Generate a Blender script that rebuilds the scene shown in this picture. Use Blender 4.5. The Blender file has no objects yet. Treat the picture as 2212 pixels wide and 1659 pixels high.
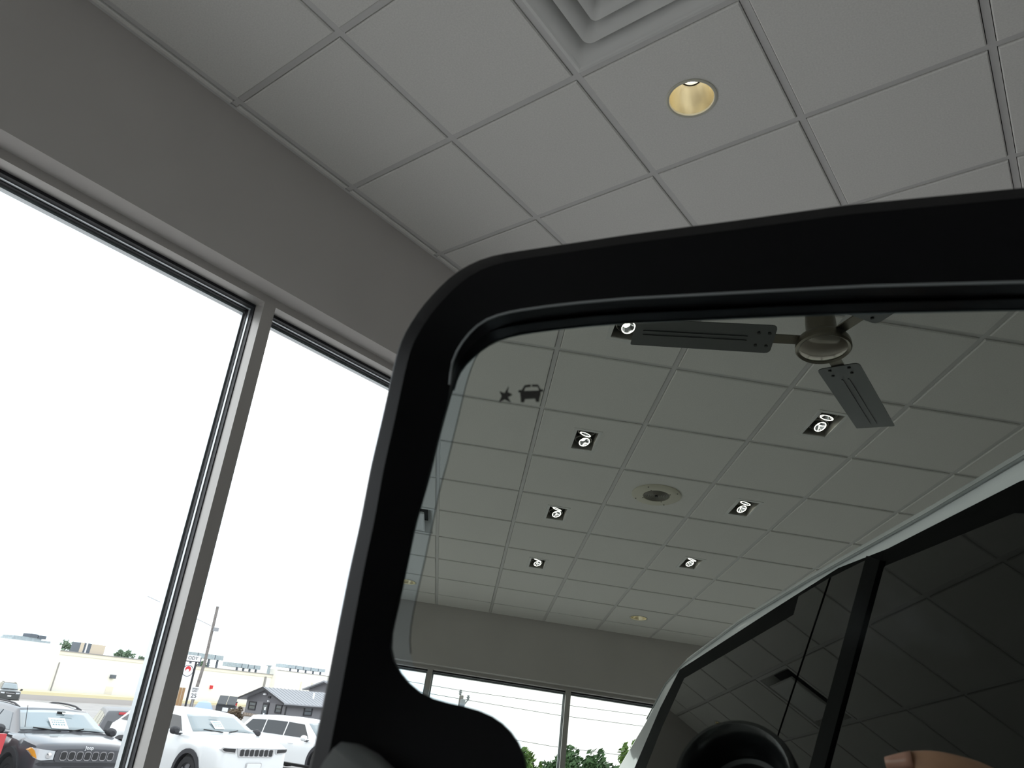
import bpy, bmesh, math, random
from math import sin, cos, pi, radians
from mathutils import Vector, Matrix
random.seed(7)
SC = bpy.context.scene
COL = SC.collection

# ------------------------------------------------------------------ camera, sky, exposure
CAM = Vector((2.3593, -1.0087, 1.35))
RX = Vector((0.798999, 0.594685, 0.089171))      # camera right
RD = Vector((-0.177007, 0.374310, -0.910253))    # camera down
RF = Vector((-0.574691, 0.711507, 0.404337))     # camera forward
cd = bpy.data.cameras.new('camera'); cam = bpy.data.objects.new('camera', cd); COL.objects.link(cam)
M = Matrix((( RX.x, -RD.x, -RF.x, CAM.x), (RX.y, -RD.y, -RF.y, CAM.y), (RX.z, -RD.z, -RF.z, CAM.z), (0, 0, 0, 1)))
cam.matrix_world = M
cd.sensor_width = 36.0; cd.sensor_fit = 'HORIZONTAL'; cd.lens = 36.0 * 1576.8 / 2212
cd.clip_start = 0.004; cd.clip_end = 600
cd.dof.use_dof = True; cd.dof.focus_distance = 4.5; cd.dof.aperture_fstop = 28.0
SC.camera = cam
SC.view_settings.view_transform = 'Standard'; SC.view_settings.look = 'None'
SC.view_settings.gamma = 1.0; SC.view_settings.use_curve_mapping = False
SC.view_settings.exposure = 0.2

W = bpy.data.worlds.new('overcast_sky'); SC.world = W; W.use_nodes = True
nt = W.node_tree; nt.nodes.clear()
wo = nt.nodes.new('ShaderNodeOutputWorld'); wb = nt.nodes.new('ShaderNodeBackground')
tc = nt.nodes.new('ShaderNodeTexCoord'); mp = nt.nodes.new('ShaderNodeMapping'); mp.inputs['Scale'].default_value = (1, 1, 2.6)
nz = nt.nodes.new('ShaderNodeTexNoise'); nz.inputs['Scale'].default_value = 2.6; nz.inputs['Detail'].default_value = 6
rp = nt.nodes.new('ShaderNodeValToRGB')
rp.color_ramp.elements[0].position = 0.36; rp.color_ramp.elements[0].color = (0.76, 0.88, 0.98, 1)
rp.color_ramp.elements[1].position = 0.56; rp.color_ramp.elements[1].color = (1, 1, 1, 1)
nt.links.new(tc.outputs['Generated'], mp.inputs['Vector']); nt.links.new(mp.outputs['Vector'], nz.inputs['Vector'])
nt.links.new(nz.outputs['Fac'], rp.inputs['Fac']); nt.links.new(rp.outputs['Color'], wb.inputs['Color'])
wb.inputs['Strength'].default_value = 2.0
nt.links.new(wb.outputs['Background'], wo.inputs['Surface'])
try:
    SC.cycles.use_denoising = True
    SC.cycles.max_bounces = 12; SC.cycles.diffuse_bounces = 6; SC.cycles.glossy_bounces = 6
    SC.cycles.transparent_max_bounces = 16
    SC.cycles.caustics_reflective = False
    SC.cycles.sample_clamp_indirect = 6.0
except Exception:
    pass

# ------------------------------------------------------------------ materials
def mat(name, col, rough=0.6, metal=0.0, spec=0.5, noise=None, bump=None, emit=None, coat=0.0, ior=None):
    m = bpy.data.materials.new(name); m.use_nodes = True
    n = m.node_tree.nodes; l = m.node_tree.links; b = n['Principled BSDF']
    b.inputs['Base Color'].default_value = (*col, 1); b.inputs['Roughness'].default_value = rough
    b.inputs['Metallic'].default_value = metal; b.inputs['Specular IOR Level'].default_value = spec
    if ior: b.inputs['IOR'].default_value = ior
    if coat: b.inputs['Coat Weight'].default_value = coat; b.inputs['Coat Roughness'].default_value = 0.03
    if emit: b.inputs['Emission Color'].default_value = (*emit[0], 1); b.inputs['Emission Strength'].default_value = emit[1]
    if noise or bump:
        t = n.new('ShaderNodeTexCoord')
    if noise:      # (scale, amount, detail)
        x = n.new('ShaderNodeTexNoise'); x.inputs['Scale'].default_value = noise[0]; x.inputs['Detail'].default_value = noise[2] if len(noise) > 2 else 3
        r = n.new('ShaderNodeValToRGB'); a = noise[1]
        r.color_ramp.elements[0].position = 0.3; r.color_ramp.elements[1].position = 0.7
        r.color_ramp.elements[0].color = (*[c * (1 - a) for c in col], 1); r.color_ramp.elements[1].color = (*[min(1, c * (1 + a)) for c in col], 1)
        l.new(t.outputs['Object'], x.inputs['Vector']); l.new(x.outputs['Fac'], r.inputs['Fac']); l.new(r.outputs['Color'], b.inputs['Base Color'])
    if bump:       # (scale, strength, distance)
        x = n.new('ShaderNodeTexNoise'); x.inputs['Scale'].default_value = bump[0]; x.inputs['Detail'].default_value = 4
        q = n.new('ShaderNodeBump'); q.inputs['Strength'].default_value = bump[1]; q.inputs['Distance'].default_value = bump[2]
        l.new(t.outputs['Object'], x.inputs['Vector']); l.new(x.outputs['Fac'], q.inputs['Height']); l.new(q.outputs['Normal'], b.inputs['Normal'])
    return m

def glass_mat(name, tint=(1, 1, 1), refl=0.08):
    m = bpy.data.materials.new(name); m.use_nodes = True
    n = m.node_tree.nodes; l = m.node_tree.links; n.clear()
    o = n.new('ShaderNodeOutputMaterial'); t = n.new('ShaderNodeBsdfTransparent'); g = n.new('ShaderNodeBsdfGlossy'); x = n.new('ShaderNodeMixShader')
    f = n.new('ShaderNodeFresnel'); f.inputs['IOR'].default_value = 1.45
    t.inputs['Color'].default_value = (*tint, 1); g.inputs['Roughness'].default_value = 0.0; g.inputs['Color'].default_value = (0.9, 0.95, 1, 1)
    ge = n.new('ShaderNodeNewGeometry'); mu = n.new('ShaderNodeMath'); mu.operation = 'SUBTRACT'; mu.inputs[0].default_value = 1; mm = n.new('ShaderNodeMath'); mm.operation = 'MULTIPLY'
    l.new(ge.outputs['Backfacing'], mu.inputs[1]); l.new(f.outputs['Fac'], mm.inputs[0]); l.new(mu.outputs['Value'], mm.inputs[1])
    l.new(mm.outputs['Value'], x.inputs['Fac']); l.new(t.outputs['BSDF'], x.inputs[1]); l.new(g.outputs['BSDF'], x.inputs[2]); l.new(x.outputs['Shader'], o.inputs['Surface'])
    return m

def mirror_mat(name, col):
    m = bpy.data.materials.new(name); m.use_nodes = True
    n = m.node_tree.nodes; l = m.node_tree.links; n.clear()
    o = n.new('ShaderNodeOutputMaterial'); g = n.new('ShaderNodeBsdfGlossy')
    g.inputs['Roughness'].default_value = 0.0; g.inputs['Color'].default_value = (*col, 1)
    # faint wiping smears on the glass
    d = n.new('ShaderNodeBsdfDiffuse'); d.inputs['Color'].default_value = (.75, .85, .88, 1); x = n.new('ShaderNodeMixShader'); t = n.new('ShaderNodeTexCoord')
    z = n.new('ShaderNodeTexNoise'); z.inputs['Scale'].default_value = 38; z.inputs['Detail'].default_value = 3; r = n.new('ShaderNodeMapRange')
    r.inputs['From Min'].default_value = .58; r.inputs['From Max'].default_value = .80; r.inputs['To Max'].default_value = .03
    l.new(t.outputs['Object'], z.inputs['Vector']); l.new(z.outputs['Fac'], r.inputs['Value']); l.new(r.outputs['Result'], x.inputs['Fac'])
    l.new(g.outputs['BSDF'], x.inputs[1]); l.new(d.outputs['BSDF'], x.inputs[2]); l.new(x.outputs['Shader'], o.inputs['Surface']); return m

MT = {}
MT['tile'] = mat('ceiling_tile_white', (0.80, 0.79, 0.76), 0.9, spec=0.2, noise=(160, 0.05, 4), bump=(220, 0.25, 0.001))
MT['tee'] = mat('grid_white_metal', (0.66, 0.65, 0.64), 0.5, spec=0.4)
MT['deck'] = mat('plenum_deck', (0.25, 0.25, 0.25), 0.9)
MT['wall'] = mat('greige_wall_paint', (0.57, 0.545, 0.525), 0.75, spec=0.3, noise=(2.0, 0.03, 2), bump=(90, 0.08, 0.001))
MT['floor'] = mat('floor_tile', (0.36, 0.345, 0.325), 0.3, noise=(3, 0.08, 4))
MT['alu'] = mat('anodised_aluminium', (0.52, 0.50, 0.48), 0.4, metal=0.35, spec=0.5)
MT['alu_skylit'] = mat('skylit_aluminium_bead', (0.72, 0.76, 0.78), 0.3, metal=0.6)  # same aluminium as the frame, skylight put into a paler, bluer colour
MT['gasket'] = mat('black_rubber_gasket', (0.012, 0.012, 0.016), 0.5)
MT['pane'] = glass_mat('window_glass', (0.97, 0.98, 0.98))
MT['bezel'] = mat('black_textured_plastic', (0.005, 0.005, 0.0055), 0.5, spec=0.10, bump=(900, 0.12, 0.0004))
MT['bezel_smooth'] = mat('black_smooth_plastic', (0.005, 0.005, 0.006), 0.3, spec=0.2)
MT['cap'] = mat('dark_grey_gloss_plastic', (0.20, 0.215, 0.215), 0.18, spec=0.6)
MT['mirror'] = mirror_mat('mirror_silver', (0.60, 0.635, 0.585))
MT['mirror_ring'] = mirror_mat('mirror_rim_silver', (0.58, 0.66, 0.67))
MT['icon'] = mat('icon_dark_print', (0.012, 0.010, 0.008), 0.6)
MT['white_metal'] = mat('white_enamel', (0.74, 0.74, 0.72), 0.45, spec=0.4)
MT['beige_metal'] = mat('ivory_enamel', (0.66, 0.63, 0.52), 0.5, spec=0.4)
MT['grille_dark'] = mat('speaker_mesh', (0.22, 0.21, 0.18), 0.6)
MT['reflector'] = mat('champagne_reflector', (0.86, 0.80, 0.62), 0.2, metal=0.9)
MT['trim_dl'] = mat('satin_trim_ring', (0.60, 0.59, 0.50), 0.4, metal=0.2)
MT['lamp_warm'] = mat('lit_lamp_warm', (1, 0.95, 0.85), 0.5, emit=((1.0, 0.90, 0.70), 26))
MT['lamp_white'] = mat('lit_lamp_white', (1, 1, 1), 0.5, emit=((1.0, 0.97, 0.90), 6))
MT['black'] = mat('black_paint', (0.01, 0.01, 0.01), 0.6)
MT['lamp_body'] = mat('grey_lamp_body', (0.10, 0.10, 0.09), 0.35, metal=0.4)
MT['box_side'] = mat('galvanised_box', (0.45, 0.44, 0.40), 0.35, metal=0.5)
MT['fan_metal'] = mat('brushed_nickel', (0.17, 0.155, 0.125), 0.28, metal=0.9)
MT['fan_chrome'] = mat('polished_nickel', (0.26, 0.235, 0.20), 0.12, metal=1.0)
MT['fan_blade'] = mat('grey_fan_blade', (0.13, 0.135, 0.135), 0.3, metal=0.7)
MT['screw'] = mat('dark_screw', (0.03, 0.03, 0.03), 0.4, metal=0.6)
MT['glassblack'] = mat('privacy_glass', (0.003, 0.003, 0.003), 0.0, spec=0.5, ior=1.4)
MT['trimblack'] = mat('black_window_trim', (0.004, 0.004, 0.004), 0.7, spec=0.05)
MT['white_paint'] = mat('white_car_paint', (0.80, 0.82, 0.83), 0.25, spec=0.5, coat=0.6)
MT['grey_paint'] = mat('graphite_car_paint', (0.075, 0.078, 0.09), 0.28, metal=0.35, coat=0.7)
MT['dkgreen_paint'] = mat('dark_grey_car_paint', (0.055, 0.06, 0.06), 0.3, metal=0.2, coat=0.6)
MT['silver_paint'] = mat('mid_grey_car_paint', (0.10, 0.105, 0.115), 0.45, coat=0.2)
MT['red_paint'] = mat('dark_red_car_paint', (0.16, 0.01, 0.015), 0.25, coat=0.7)
MT['clad'] = mat('black_cladding', (0.03, 0.03, 0.035), 0.6)
MT['tyre'] = mat('tyre_rubber', (0.02, 0.02, 0.022), 0.8)
MT['rim'] = mat('alloy_rim', (0.16, 0.16, 0.17), 0.35, metal=0.8)
MT['windshield'] = mat('windshield_glass', (0.22, 0.27, 0.29), 0.03, spec=0.9, ior=1.6)
MT['sideglass'] = mat('tinted_side_glass', (0.025, 0.03, 0.035), 0.03, spec=0.6)
MT['sideglass_light'] = mat('clear_side_glass', (0.14, 0.17, 0.19), 0.03, spec=0.7)
MT['chrome'] = mat('chrome', (0.75, 0.76, 0.78), 0.12, metal=1.0)
MT['headlamp'] = mat('headlamp_lens', (0.62, 0.65, 0.68), 0.1, spec=0.8)
MT['amber'] = mat('amber_lens', (0.80, 0.36, 0.04), 0.2)
MT['redlens'] = mat('red_lens', (0.55, 0.05, 0.06), 0.25)
MT['paper'] = mat('white_paper', (0.80, 0.86, 0.85), 0.7)
MT['ink'] = mat('teal_grey_ink', (0.18, 0.28, 0.30), 0.7)
MT['smoke_chrome'] = mat('smoked_chrome', (0.35, 0.35, 0.37), 0.2, metal=0.9)
MT['darkgrille'] = mat('dark_grille_mesh', (0.02, 0.02, 0.022), 0.5)
MT['skin'] = mat('skin', (0.56, 0.31, 0.20), 0.5, spec=0.4, noise=(60, 0.08, 3), bump=(180, 0.15, 0.0006))
MT['nail'] = mat('finger_nail', (0.62, 0.33, 0.25), 0.25)
MT['sleeve'] = mat('dark_sleeve', (0.03, 0.03, 0.04), 0.9)
MT['cambody'] = mat('black_camera_body', (0.012, 0.012, 0.013), 0.45)
MT['camring'] = mat('black_lens_ring', (0.012, 0.013, 0.014), 0.25, spec=0.6)
MT['lens'] = mat('coated_lens', (0.004, 0.005, 0.007), 0.03, spec=0.5)
MT['asphalt'] = mat('asphalt', (0.37, 0.355, 0.345), 0.9, noise=(0.6, 0.15, 5))
MT['concrete'] = mat('pale_concrete', (0.50, 0.47, 0.45), 0.9)
MT['curb'] = mat('yellow_kerb', (0.74, 0.66, 0.42), 0.8)
MT['cream'] = mat('cream_metal_wall', (0.86, 0.85, 0.80), 0.7)
MT['cream_b'] = mat('cream_parapet', (0.78, 0.74, 0.64), 0.7)
MT['joint'] = mat('wall_joint_grey', (0.30, 0.29, 0.29), 0.8)
MT['hvac'] = mat('galvanised_hvac', (0.36, 0.42, 0.45), 0.5, metal=0.2, noise=(3, 0.15, 3))
MT['hvac_d'] = mat('dark_louvre', (0.11, 0.13, 0.16), 0.6)
MT['beige_box'] = mat('beige_roof_box', (0.60, 0.52, 0.42), 0.8)
MT['siding'] = mat('grey_siding', (0.20, 0.20, 0.215), 0.8)
MT['gable'] = mat('dark_gable_siding', (0.155, 0.155, 0.17), 0.8)
MT['roof'] = mat('grey_metal_roof', (0.30, 0.31, 0.335), 0.5)
MT['dktrim'] = mat('charcoal_trim', (0.03, 0.03, 0.035), 0.6)
MT['winglass'] = mat('house_window_glass', (0.10, 0.12, 0.14), 0.05, spec=0.7)
MT['stone'] = mat('field_stone', (0.36, 0.30, 0.25), 0.9, noise=(1.5, 0.4, 2))
MT['mortar'] = mat('stone_mortar', (0.30, 0.26, 0.22), 0.95)
MT['wood_pole'] = mat('weathered_wood_pole', (0.22, 0.20, 0.19), 0.9, noise=(4, 0.25, 4))
MT['wood'] = mat('brown_wood_slats', (0.33, 0.20, 0.10), 0.7)
MT['signwhite'] = mat('sign_white', (0.85, 0.86, 0.88), 0.5)
MT['signblack'] = mat('sign_black', (0.015, 0.015, 0.02), 0.5)
MT['signred'] = mat('sign_red', (0.60, 0.03, 0.04), 0.5)
MT['bin'] = mat('dark_green_steel', (0.05, 0.055, 0.06), 0.5)
MT['bluetarp'] = mat('pale_blue_tarp', (0.42, 0.55, 0.70), 0.6)
MT['red'] = mat('red_plastic', (0.50, 0.03, 0.03), 0.5)
MT['leafa'] = mat('leaf_green', (0.17, 0.27, 0.07), 0.6, noise=(1.2, 0.45, 2))
MT['leafb'] = mat('leaf_dark_green', (0.085, 0.16, 0.065), 0.6, noise=(1.2, 0.4, 2))
MT['leafbrown'] = mat('leaf_brown', (0.13, 0.095, 0.06), 0.7, noise=(2.0, 0.4, 2))
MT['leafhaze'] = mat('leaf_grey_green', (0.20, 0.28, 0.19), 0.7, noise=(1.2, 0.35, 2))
MT['bark'] = mat('bark', (0.10, 0.075, 0.055), 0.9)
MT['insul'] = mat('grey_insulator', (0.30, 0.31, 0.33), 0.4)
MT['wire'] = mat('black_cable', (0.05, 0.05, 0.055), 0.6)
MT['grass'] = mat('lawn_green', (0.13, 0.22, 0.06), 0.9, noise=(0.4, 0.3, 4))

# ------------------------------------------------------------------ mesh helpers
class MB:
    def __init__(s): s.v = []; s.f = []
    def add(s, vs, fs):
        o = len(s.v); s.v += [tuple(v) for v in vs]; s.f += [tuple(i + o for i in f) for f in fs]; return s
    def box(s, a, b, Mx=None):
        x0, y0, z0 = a; x1, y1, z1 = b
        vs = [Vector(p) for p in ((x0, y0, z0), (x1, y0, z0), (x1, y1, z0), (x0, y1, z0), (x0, y0, z1), (x1, y0, z1), (x1, y1, z1), (x0, y1, z1))]
        if Mx: vs = [Mx @ p for p in vs]
        return s.add(vs, [(0, 3, 2, 1), (4, 5, 6, 7), (0, 1, 5, 4), (1, 2, 6, 5), (2, 3, 7, 6), (3, 0, 4, 7)])
    def loft(s, loops, closed=True, cap0=False, cap1=False):
        n = len(loops[0]); vs = [p for L in loops for p in L]; fs = []
        for i in range(len(loops) - 1):
            for j in range(n if closed else n - 1):
                k = (j + 1) % n; fs.append((i * n + j, i * n + k, (i + 1) * n + k, (i + 1) * n + j))
        if cap0: fs.append(tuple(range(n - 1, -1, -1)))
        if cap1: fs.append(tuple((len(loops) - 1) * n + j for j in range(n)))
        return s.add(vs, fs)
    def lathe(s, prof, n=32, c=(0, 0, 0), Mx=None, cap0=False, cap1=False):
        loops = []
        for r, z in prof:
            L = [Vector((r * cos(2 * pi * j / n) + c[0], r * sin(2 * pi * j / n) + c[1], z + c[2])) for j in range(n)]
            if Mx: L = [Mx @ p for p in L]
            loops.append(L)
        return s.loft(loops, True, cap0, cap1)
    def tube(s, pts, r, n=8, caps=True):
        pts = [Vector(p) for p in pts]; loops = []
        rs = r if isinstance(r, (list, tuple)) else [r] * len(pts)
        for i, p in enumerate(pts):
            t = (pts[min(i + 1, len(pts) - 1)] - pts[max(i - 1, 0)]).normalized()
            a = t.cross(Vector((0, 0, 1)))
            if a.length < 1e-3: a = t.cross(Vector((1, 0, 0)))
            a.normalize(); b = t.cross(a)
            loops.append([p + a * rs[i] * cos(2 * pi * j / n) + b * rs[i] * sin(2 * pi * j / n) for j in range(n)])
        return s.loft(loops, True, caps, caps)
    def prism(s, poly, fn0, fn1):
        """poly of (a,b); fn maps (a,b)->3D for the two faces"""
        n = len(poly); vs = [fn0(p) for p in poly] + [fn1(p) for p in poly]
        fs = [tuple(range(n)), tuple(range(2 * n - 1, n - 1, -1))] + [(j, n + j, n + (j + 1) % n, (j + 1) % n) for j in range(n)]
        return s.add(vs, fs)
    def mesh(s, name, m=None, smooth=False, angle=None):
        me = bpy.data.meshes.new(name); me.from_pydata(s.v, [], s.f)
        bm = bmesh.new(); bm.from_mesh(me); bmesh.ops.recalc_face_normals(bm, faces=bm.faces); bm.to_mesh(me); bm.free()
        if m: me.materials.append(m)
        if smooth:
            for p in me.polygons: p.use_smooth = True
            if angle is not None:
                try: me.set_sharp_from_angle(angle=radians(angle))
                except Exception: pass
        me.update(); return me

def obj(name, mb, m=None, parent=None, loc=(0, 0, 0), rotz=0, smooth=False, angle=35, label=None, cat=None, group=None, kind=None, bevel=0):
    me = mb if isinstance(mb, bpy.types.Mesh) else mb.mesh(name, m, smooth, angle)
    o = bpy.data.objects.new(name, me); COL.objects.link(o); o.location = loc; o.rotation_euler = (0, 0, rotz)
    if parent: o.parent = parent
    tag(o, label, cat, group, kind)
    if bevel:
        b = o.modifiers.new('bevel', 'BEVEL'); b.width = bevel; b.segments = 2; b.limit_method = 'ANGLE'
    return o
def tag(o, label=None, cat=None, group=None, kind=None):
    if label: o['label'] = label
    if cat: o['category'] = cat
    if group: o['group'] = group
    if kind: o['kind'] = kind
    return o
def empty(name, loc=(0, 0, 0), rotz=0, label=None, cat=None, group=None, kind=None):
    o = bpy.data.objects.new(name, None); COL.objects.link(o); o.location = loc; o.rotation_euler = (0, 0, rotz)
    o.empty_display_size = 0.1
    return tag(o, label, cat, group, kind)
def copy_tree(o, parent=None):
    c = o.copy(); COL.objects.link(c)
    if parent: c.parent = parent
    for ch in list(o.children): copy_tree(ch, c)
    return c

# ------------------------------------------------------------------ room shell
T = 0.6096; H = 3.4643
XW = -0.053; YR = -8.965; YF = 9.0; XE = 12.3
ZB = 2.835                 # underside of the bulkhead above the windows
DZ = 0.008                 # tees sit this far above the tile faces
XF = XW - 0.10             # window frame face, left wall
YFR = YR - 0.10            # window frame face, rear wall

# bulkheads / walls
b = MB().box((XF - 0.2, YR - 0.3, ZB), (XW, YF, H + 0.35)); obj('wall_left', b, MT['wall'], kind='structure')
b = MB().box((XW, YR - 0.3, ZB), (XE, YR, H + 0.35)); obj('wall_rear', b, MT['wall'], kind='structure')
obj('wall_right', MB().box((XE, YR - 0.3, 0), (XE + 0.15, YF + 0.15, H + 0.35)), MT['wall'], kind='structure')
obj('wall_front', MB().box((XF - 0.2, YF, 0), (XE, YF + 0.15, H + 0.35)), MT['wall'], kind='structure')
obj('trim_left', MB().box((XF - 0.2, YR - 0.3, -1.4), (XW, YF, 0.15)), MT['wall'], kind='structure')
obj('trim_rear', MB().box((XW, YR - 0.3, -1.4), (XE, YR, 0.15)), MT['wall'], kind='structure')
fl = obj('floor', MB().box((XF - 0.1, YR - 0.1, -0.08), (XE, YF, 0)), MT['floor'], kind='structure')

# ceiling: deck, wall angle, tees, tiles
ceil = obj('ceiling', MB().box((XW, YR, H + 0.30), (XE, YF, H + 0.36)), MT['deck'], kind='structure')
NA = 20; B0 = -15; B1 = 15
for a in range(0, NA):      # long tees parallel to the left wall
    x = a * T
    obj('ceiling_tee', MB().box((x - .012, YR, H + DZ), (x + .012, YF, H + DZ + .03)), MT['tee'], ceil)
tm = MB().box((.017, -.012, H + DZ + .0004), (XE - XW, .012, H + DZ + .0304)).mesh('cross_tee', MT['tee'])
for bb in range(-14, 15):
    obj('ceiling_tee', tm, None, ceil, loc=(XW, bb * T, 0))
obj('wall_angle', MB().box((XW, YR, H + DZ - .003), (XW + .013, YF, H + DZ + .02)), MT['tee'], ceil)
obj('wall_angle', MB().box((XW, YR, H + DZ - .001), (XE, YR + .020, H + DZ + .02)), MT['tee'], ceil)

TS = T - .024 - .005        # visible tegular face
def tile_mb(sx, sy, hole=None, ch=.004):
    """tile centred at origin, face at z=0, tapered shoulder up to DZ; hole: list of xy (CCW)"""
    m = MB(); hx, hy = sx / 2, sy / 2
    N = 48 if hole and len(hole) > 4 else 4
    if hole is None:
        L = [[Vector((sx_ * (hx - c), sy_ * (hy - c), z)) for sx_, sy_ in ((-1, -1), (1, -1), (1, 1), (-1, 1))] for c, z in ((ch, 0), (0, ch), (0, .016))]
        m.loft(L, True, True, True); return m
    if N == 4:
        q = [(-1, -1), (1, -1), (1, 1), (-1, 1)]
    else:
        q = []
        for j in range(N):
            t = 2 * pi * j / N - 3 * pi / 4
            k = 1 / max(abs(cos(t)), abs(sin(t))); q.append((cos(t) * k, sin(t) * k))
        hole = [(hole[0][0] + hole[0][2] * cos(2 * pi * j / N - 3 * pi / 4), hole[0][1] + hole[0][2] * sin(2 * pi * j / N - 3 * pi / 4)) for j in range(N)]
    L = [[Vector((a * (hx - c), b_ * (hy - c), z)) for a, b_ in q] for c, z in ((0, .016), (0, ch), (ch, 0))]
    hv = [Vector((a, b_, 0)) for a, b_ in hole]; hu = [Vector((a, b_, .016)) for a, b_ in hole]
    m.loft(L + [hv, hu], True); return m

tile_me = tile_mb(TS, TS).mesh('ceiling_tile', MT['tile'])
R_DL = .088
tile_round = tile_mb(TS, TS, [(0, 0, R_DL)] * 5).mesh('downlight_tile', MT['tile'])
SX, SY = .086, .1435        # half size of the twin spotlight trim
tile_spot = tile_mb(TS, TS, [(-SX + .006, -SY + .006), (SX - .006, -SY + .006), (SX - .006, SY - .006), (-SX + .006, SY - .006)]).mesh('spotlight_tile', MT['tile'])

SPOTS = [(4, -6), (4, -8), (4, -10), (4, -12), (6, -7), (6, -9), (6, -11)]
DOWN = [(2, 1), (6, -14), (2, -14)]
DIFF = [(2, 0)]; PLAQ = [(2, -11)]
far = MB()
for a in range(-1, NA):
    for bb in range(-15, 15):
        y0, y1 = bb * T, (bb + 1) * T
        x0, x1 = a * T, (a + 1) * T
        if (a, bb) in DIFF or (a, bb) in PLAQ: continue
        if a == -1: x0 = XW + .0145 - .0155 + .0010; x1 -= .003
        if bb == -15: y0 = YR + .020 - .0125
        sx, sy = x1 - x0 - .029, y1 - y0 - .029
        c = ((x0 + x1) / 2, (y0 + y1) / 2, H)
        if a > 9 or bb > 6:
            far.box((c[0] - sx / 2, c[1] - sy / 2, H), (c[0] + sx / 2, c[1] + sy / 2, H + .016)); continue
        if a == -1 or bb == -15: me = tile_mb(sx if a == -1 else TS, sy if bb == -15 else TS).mesh('ceiling_tile', MT['tile'])
        elif (a, bb) in SPOTS: me = tile_spot
        elif (a, bb) in DOWN: me = tile_round
        else: me = tile_me
        obj('ceiling_tile', me, None, ceil, loc=c)
obj('far_ceiling_tiles', far, MT['tile'], ceil, kind='stuff')

# windows
MULL0 = 0.4435; MOD = 1.53; MW = .055
def window_run(prefix_n, axis):
    """axis 'L': along y at the left wall; 'R': along x at the rear wall. local (u along wall, d depth outwards, z)"""
    lo, hi = (YR, YF) if axis == 'L' else (XW, XE)
    sg = -1 if axis == 'F' else 1
    base = MULL0 if axis == 'L' else MULL_R
    def P(u, d, z): return (XF - d, u, z) if axis == 'L' else (u, (YFR if axis == 'R' else YF + .1) - sg * d, z)
    def bx(m, u0, u1, d0, d1, z0, z1):
        a = P(u0, d0, z0); c = P(u1, d1, z1); m.box([min(p, q) for p, q in zip(a, c)], [max(p, q) for p, q in zip(a, c)]); return m
    k0 = math.ceil((lo - base) / MOD); edges = [lo] + [base + k * MOD for k in range(k0, 60) if base + k * MOD < hi - .1] + [hi]
    n = prefix_n
    ZT = ZB; ZS = .15
    for i in range(len(edges) - 1):
        u0, u1 = edges[i], edges[i + 1]
        w = empty('window_%d' % n, P((u0 + u1) / 2, 0, ZS)); w['kind'] = 'structure'; n += 1
        def part(nm, m, mt): 
            o = obj(nm, m, mt, w); o.location = -Vector(w.location); return o
        m = MB(); bx(m, u0 - MW / 2, u0 + MW / 2, 0, .062, ZS, ZT); part('mullion', m, MT['alu'])
        a0, a1 = u0 + MW / 2, u1 - MW / 2
        m = MB(); bx(m, a0, a1, 0, .062, ZT - .034, ZT); part('window_head', m, MT['alu'])
        m = MB(); bx(m, a0, a1, 0, .075, ZS, ZS + .06); part('window_sill', m, MT['alu'])
        # inner gasket, bead, outer gasket on the four sides
        for nm, mt, d0, d1, t, tj in (('gasket', MT['gasket'], .062, .085, .012, .004), ('glazing_bead', MT['alu_skylit'], .085, .100, .015, .007), ('outer_gasket', MT['gasket'], .100, .116, .019, .009), ('outer_bead', MT['alu_skylit'], .124, .150, .027, .014)):
            m = MB(); zt = ZT - .034
            bx(m, a0 - .004, a1 + .004, d0, d1, zt - t, zt + .03); bx(m, a0 - .02, a0 + tj, d0, d1, ZS, zt - t); bx(m, a1 - tj, a1 + .02, d0, d1, ZS, zt - t); bx(m, a0, a1, d0, d1, ZS, ZS + .06 + t)
            part(nm, m, mt)
        m = MB(); bx(m, a0 - .002, a1 + .002, .117, .123, ZS + .03, ZT - .02); part('window_pane', m, MT['pane'])
    return n
MULL_R = 1.885
nw = window_run(1, 'L')
nw = window_run(nw, 'R')

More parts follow.
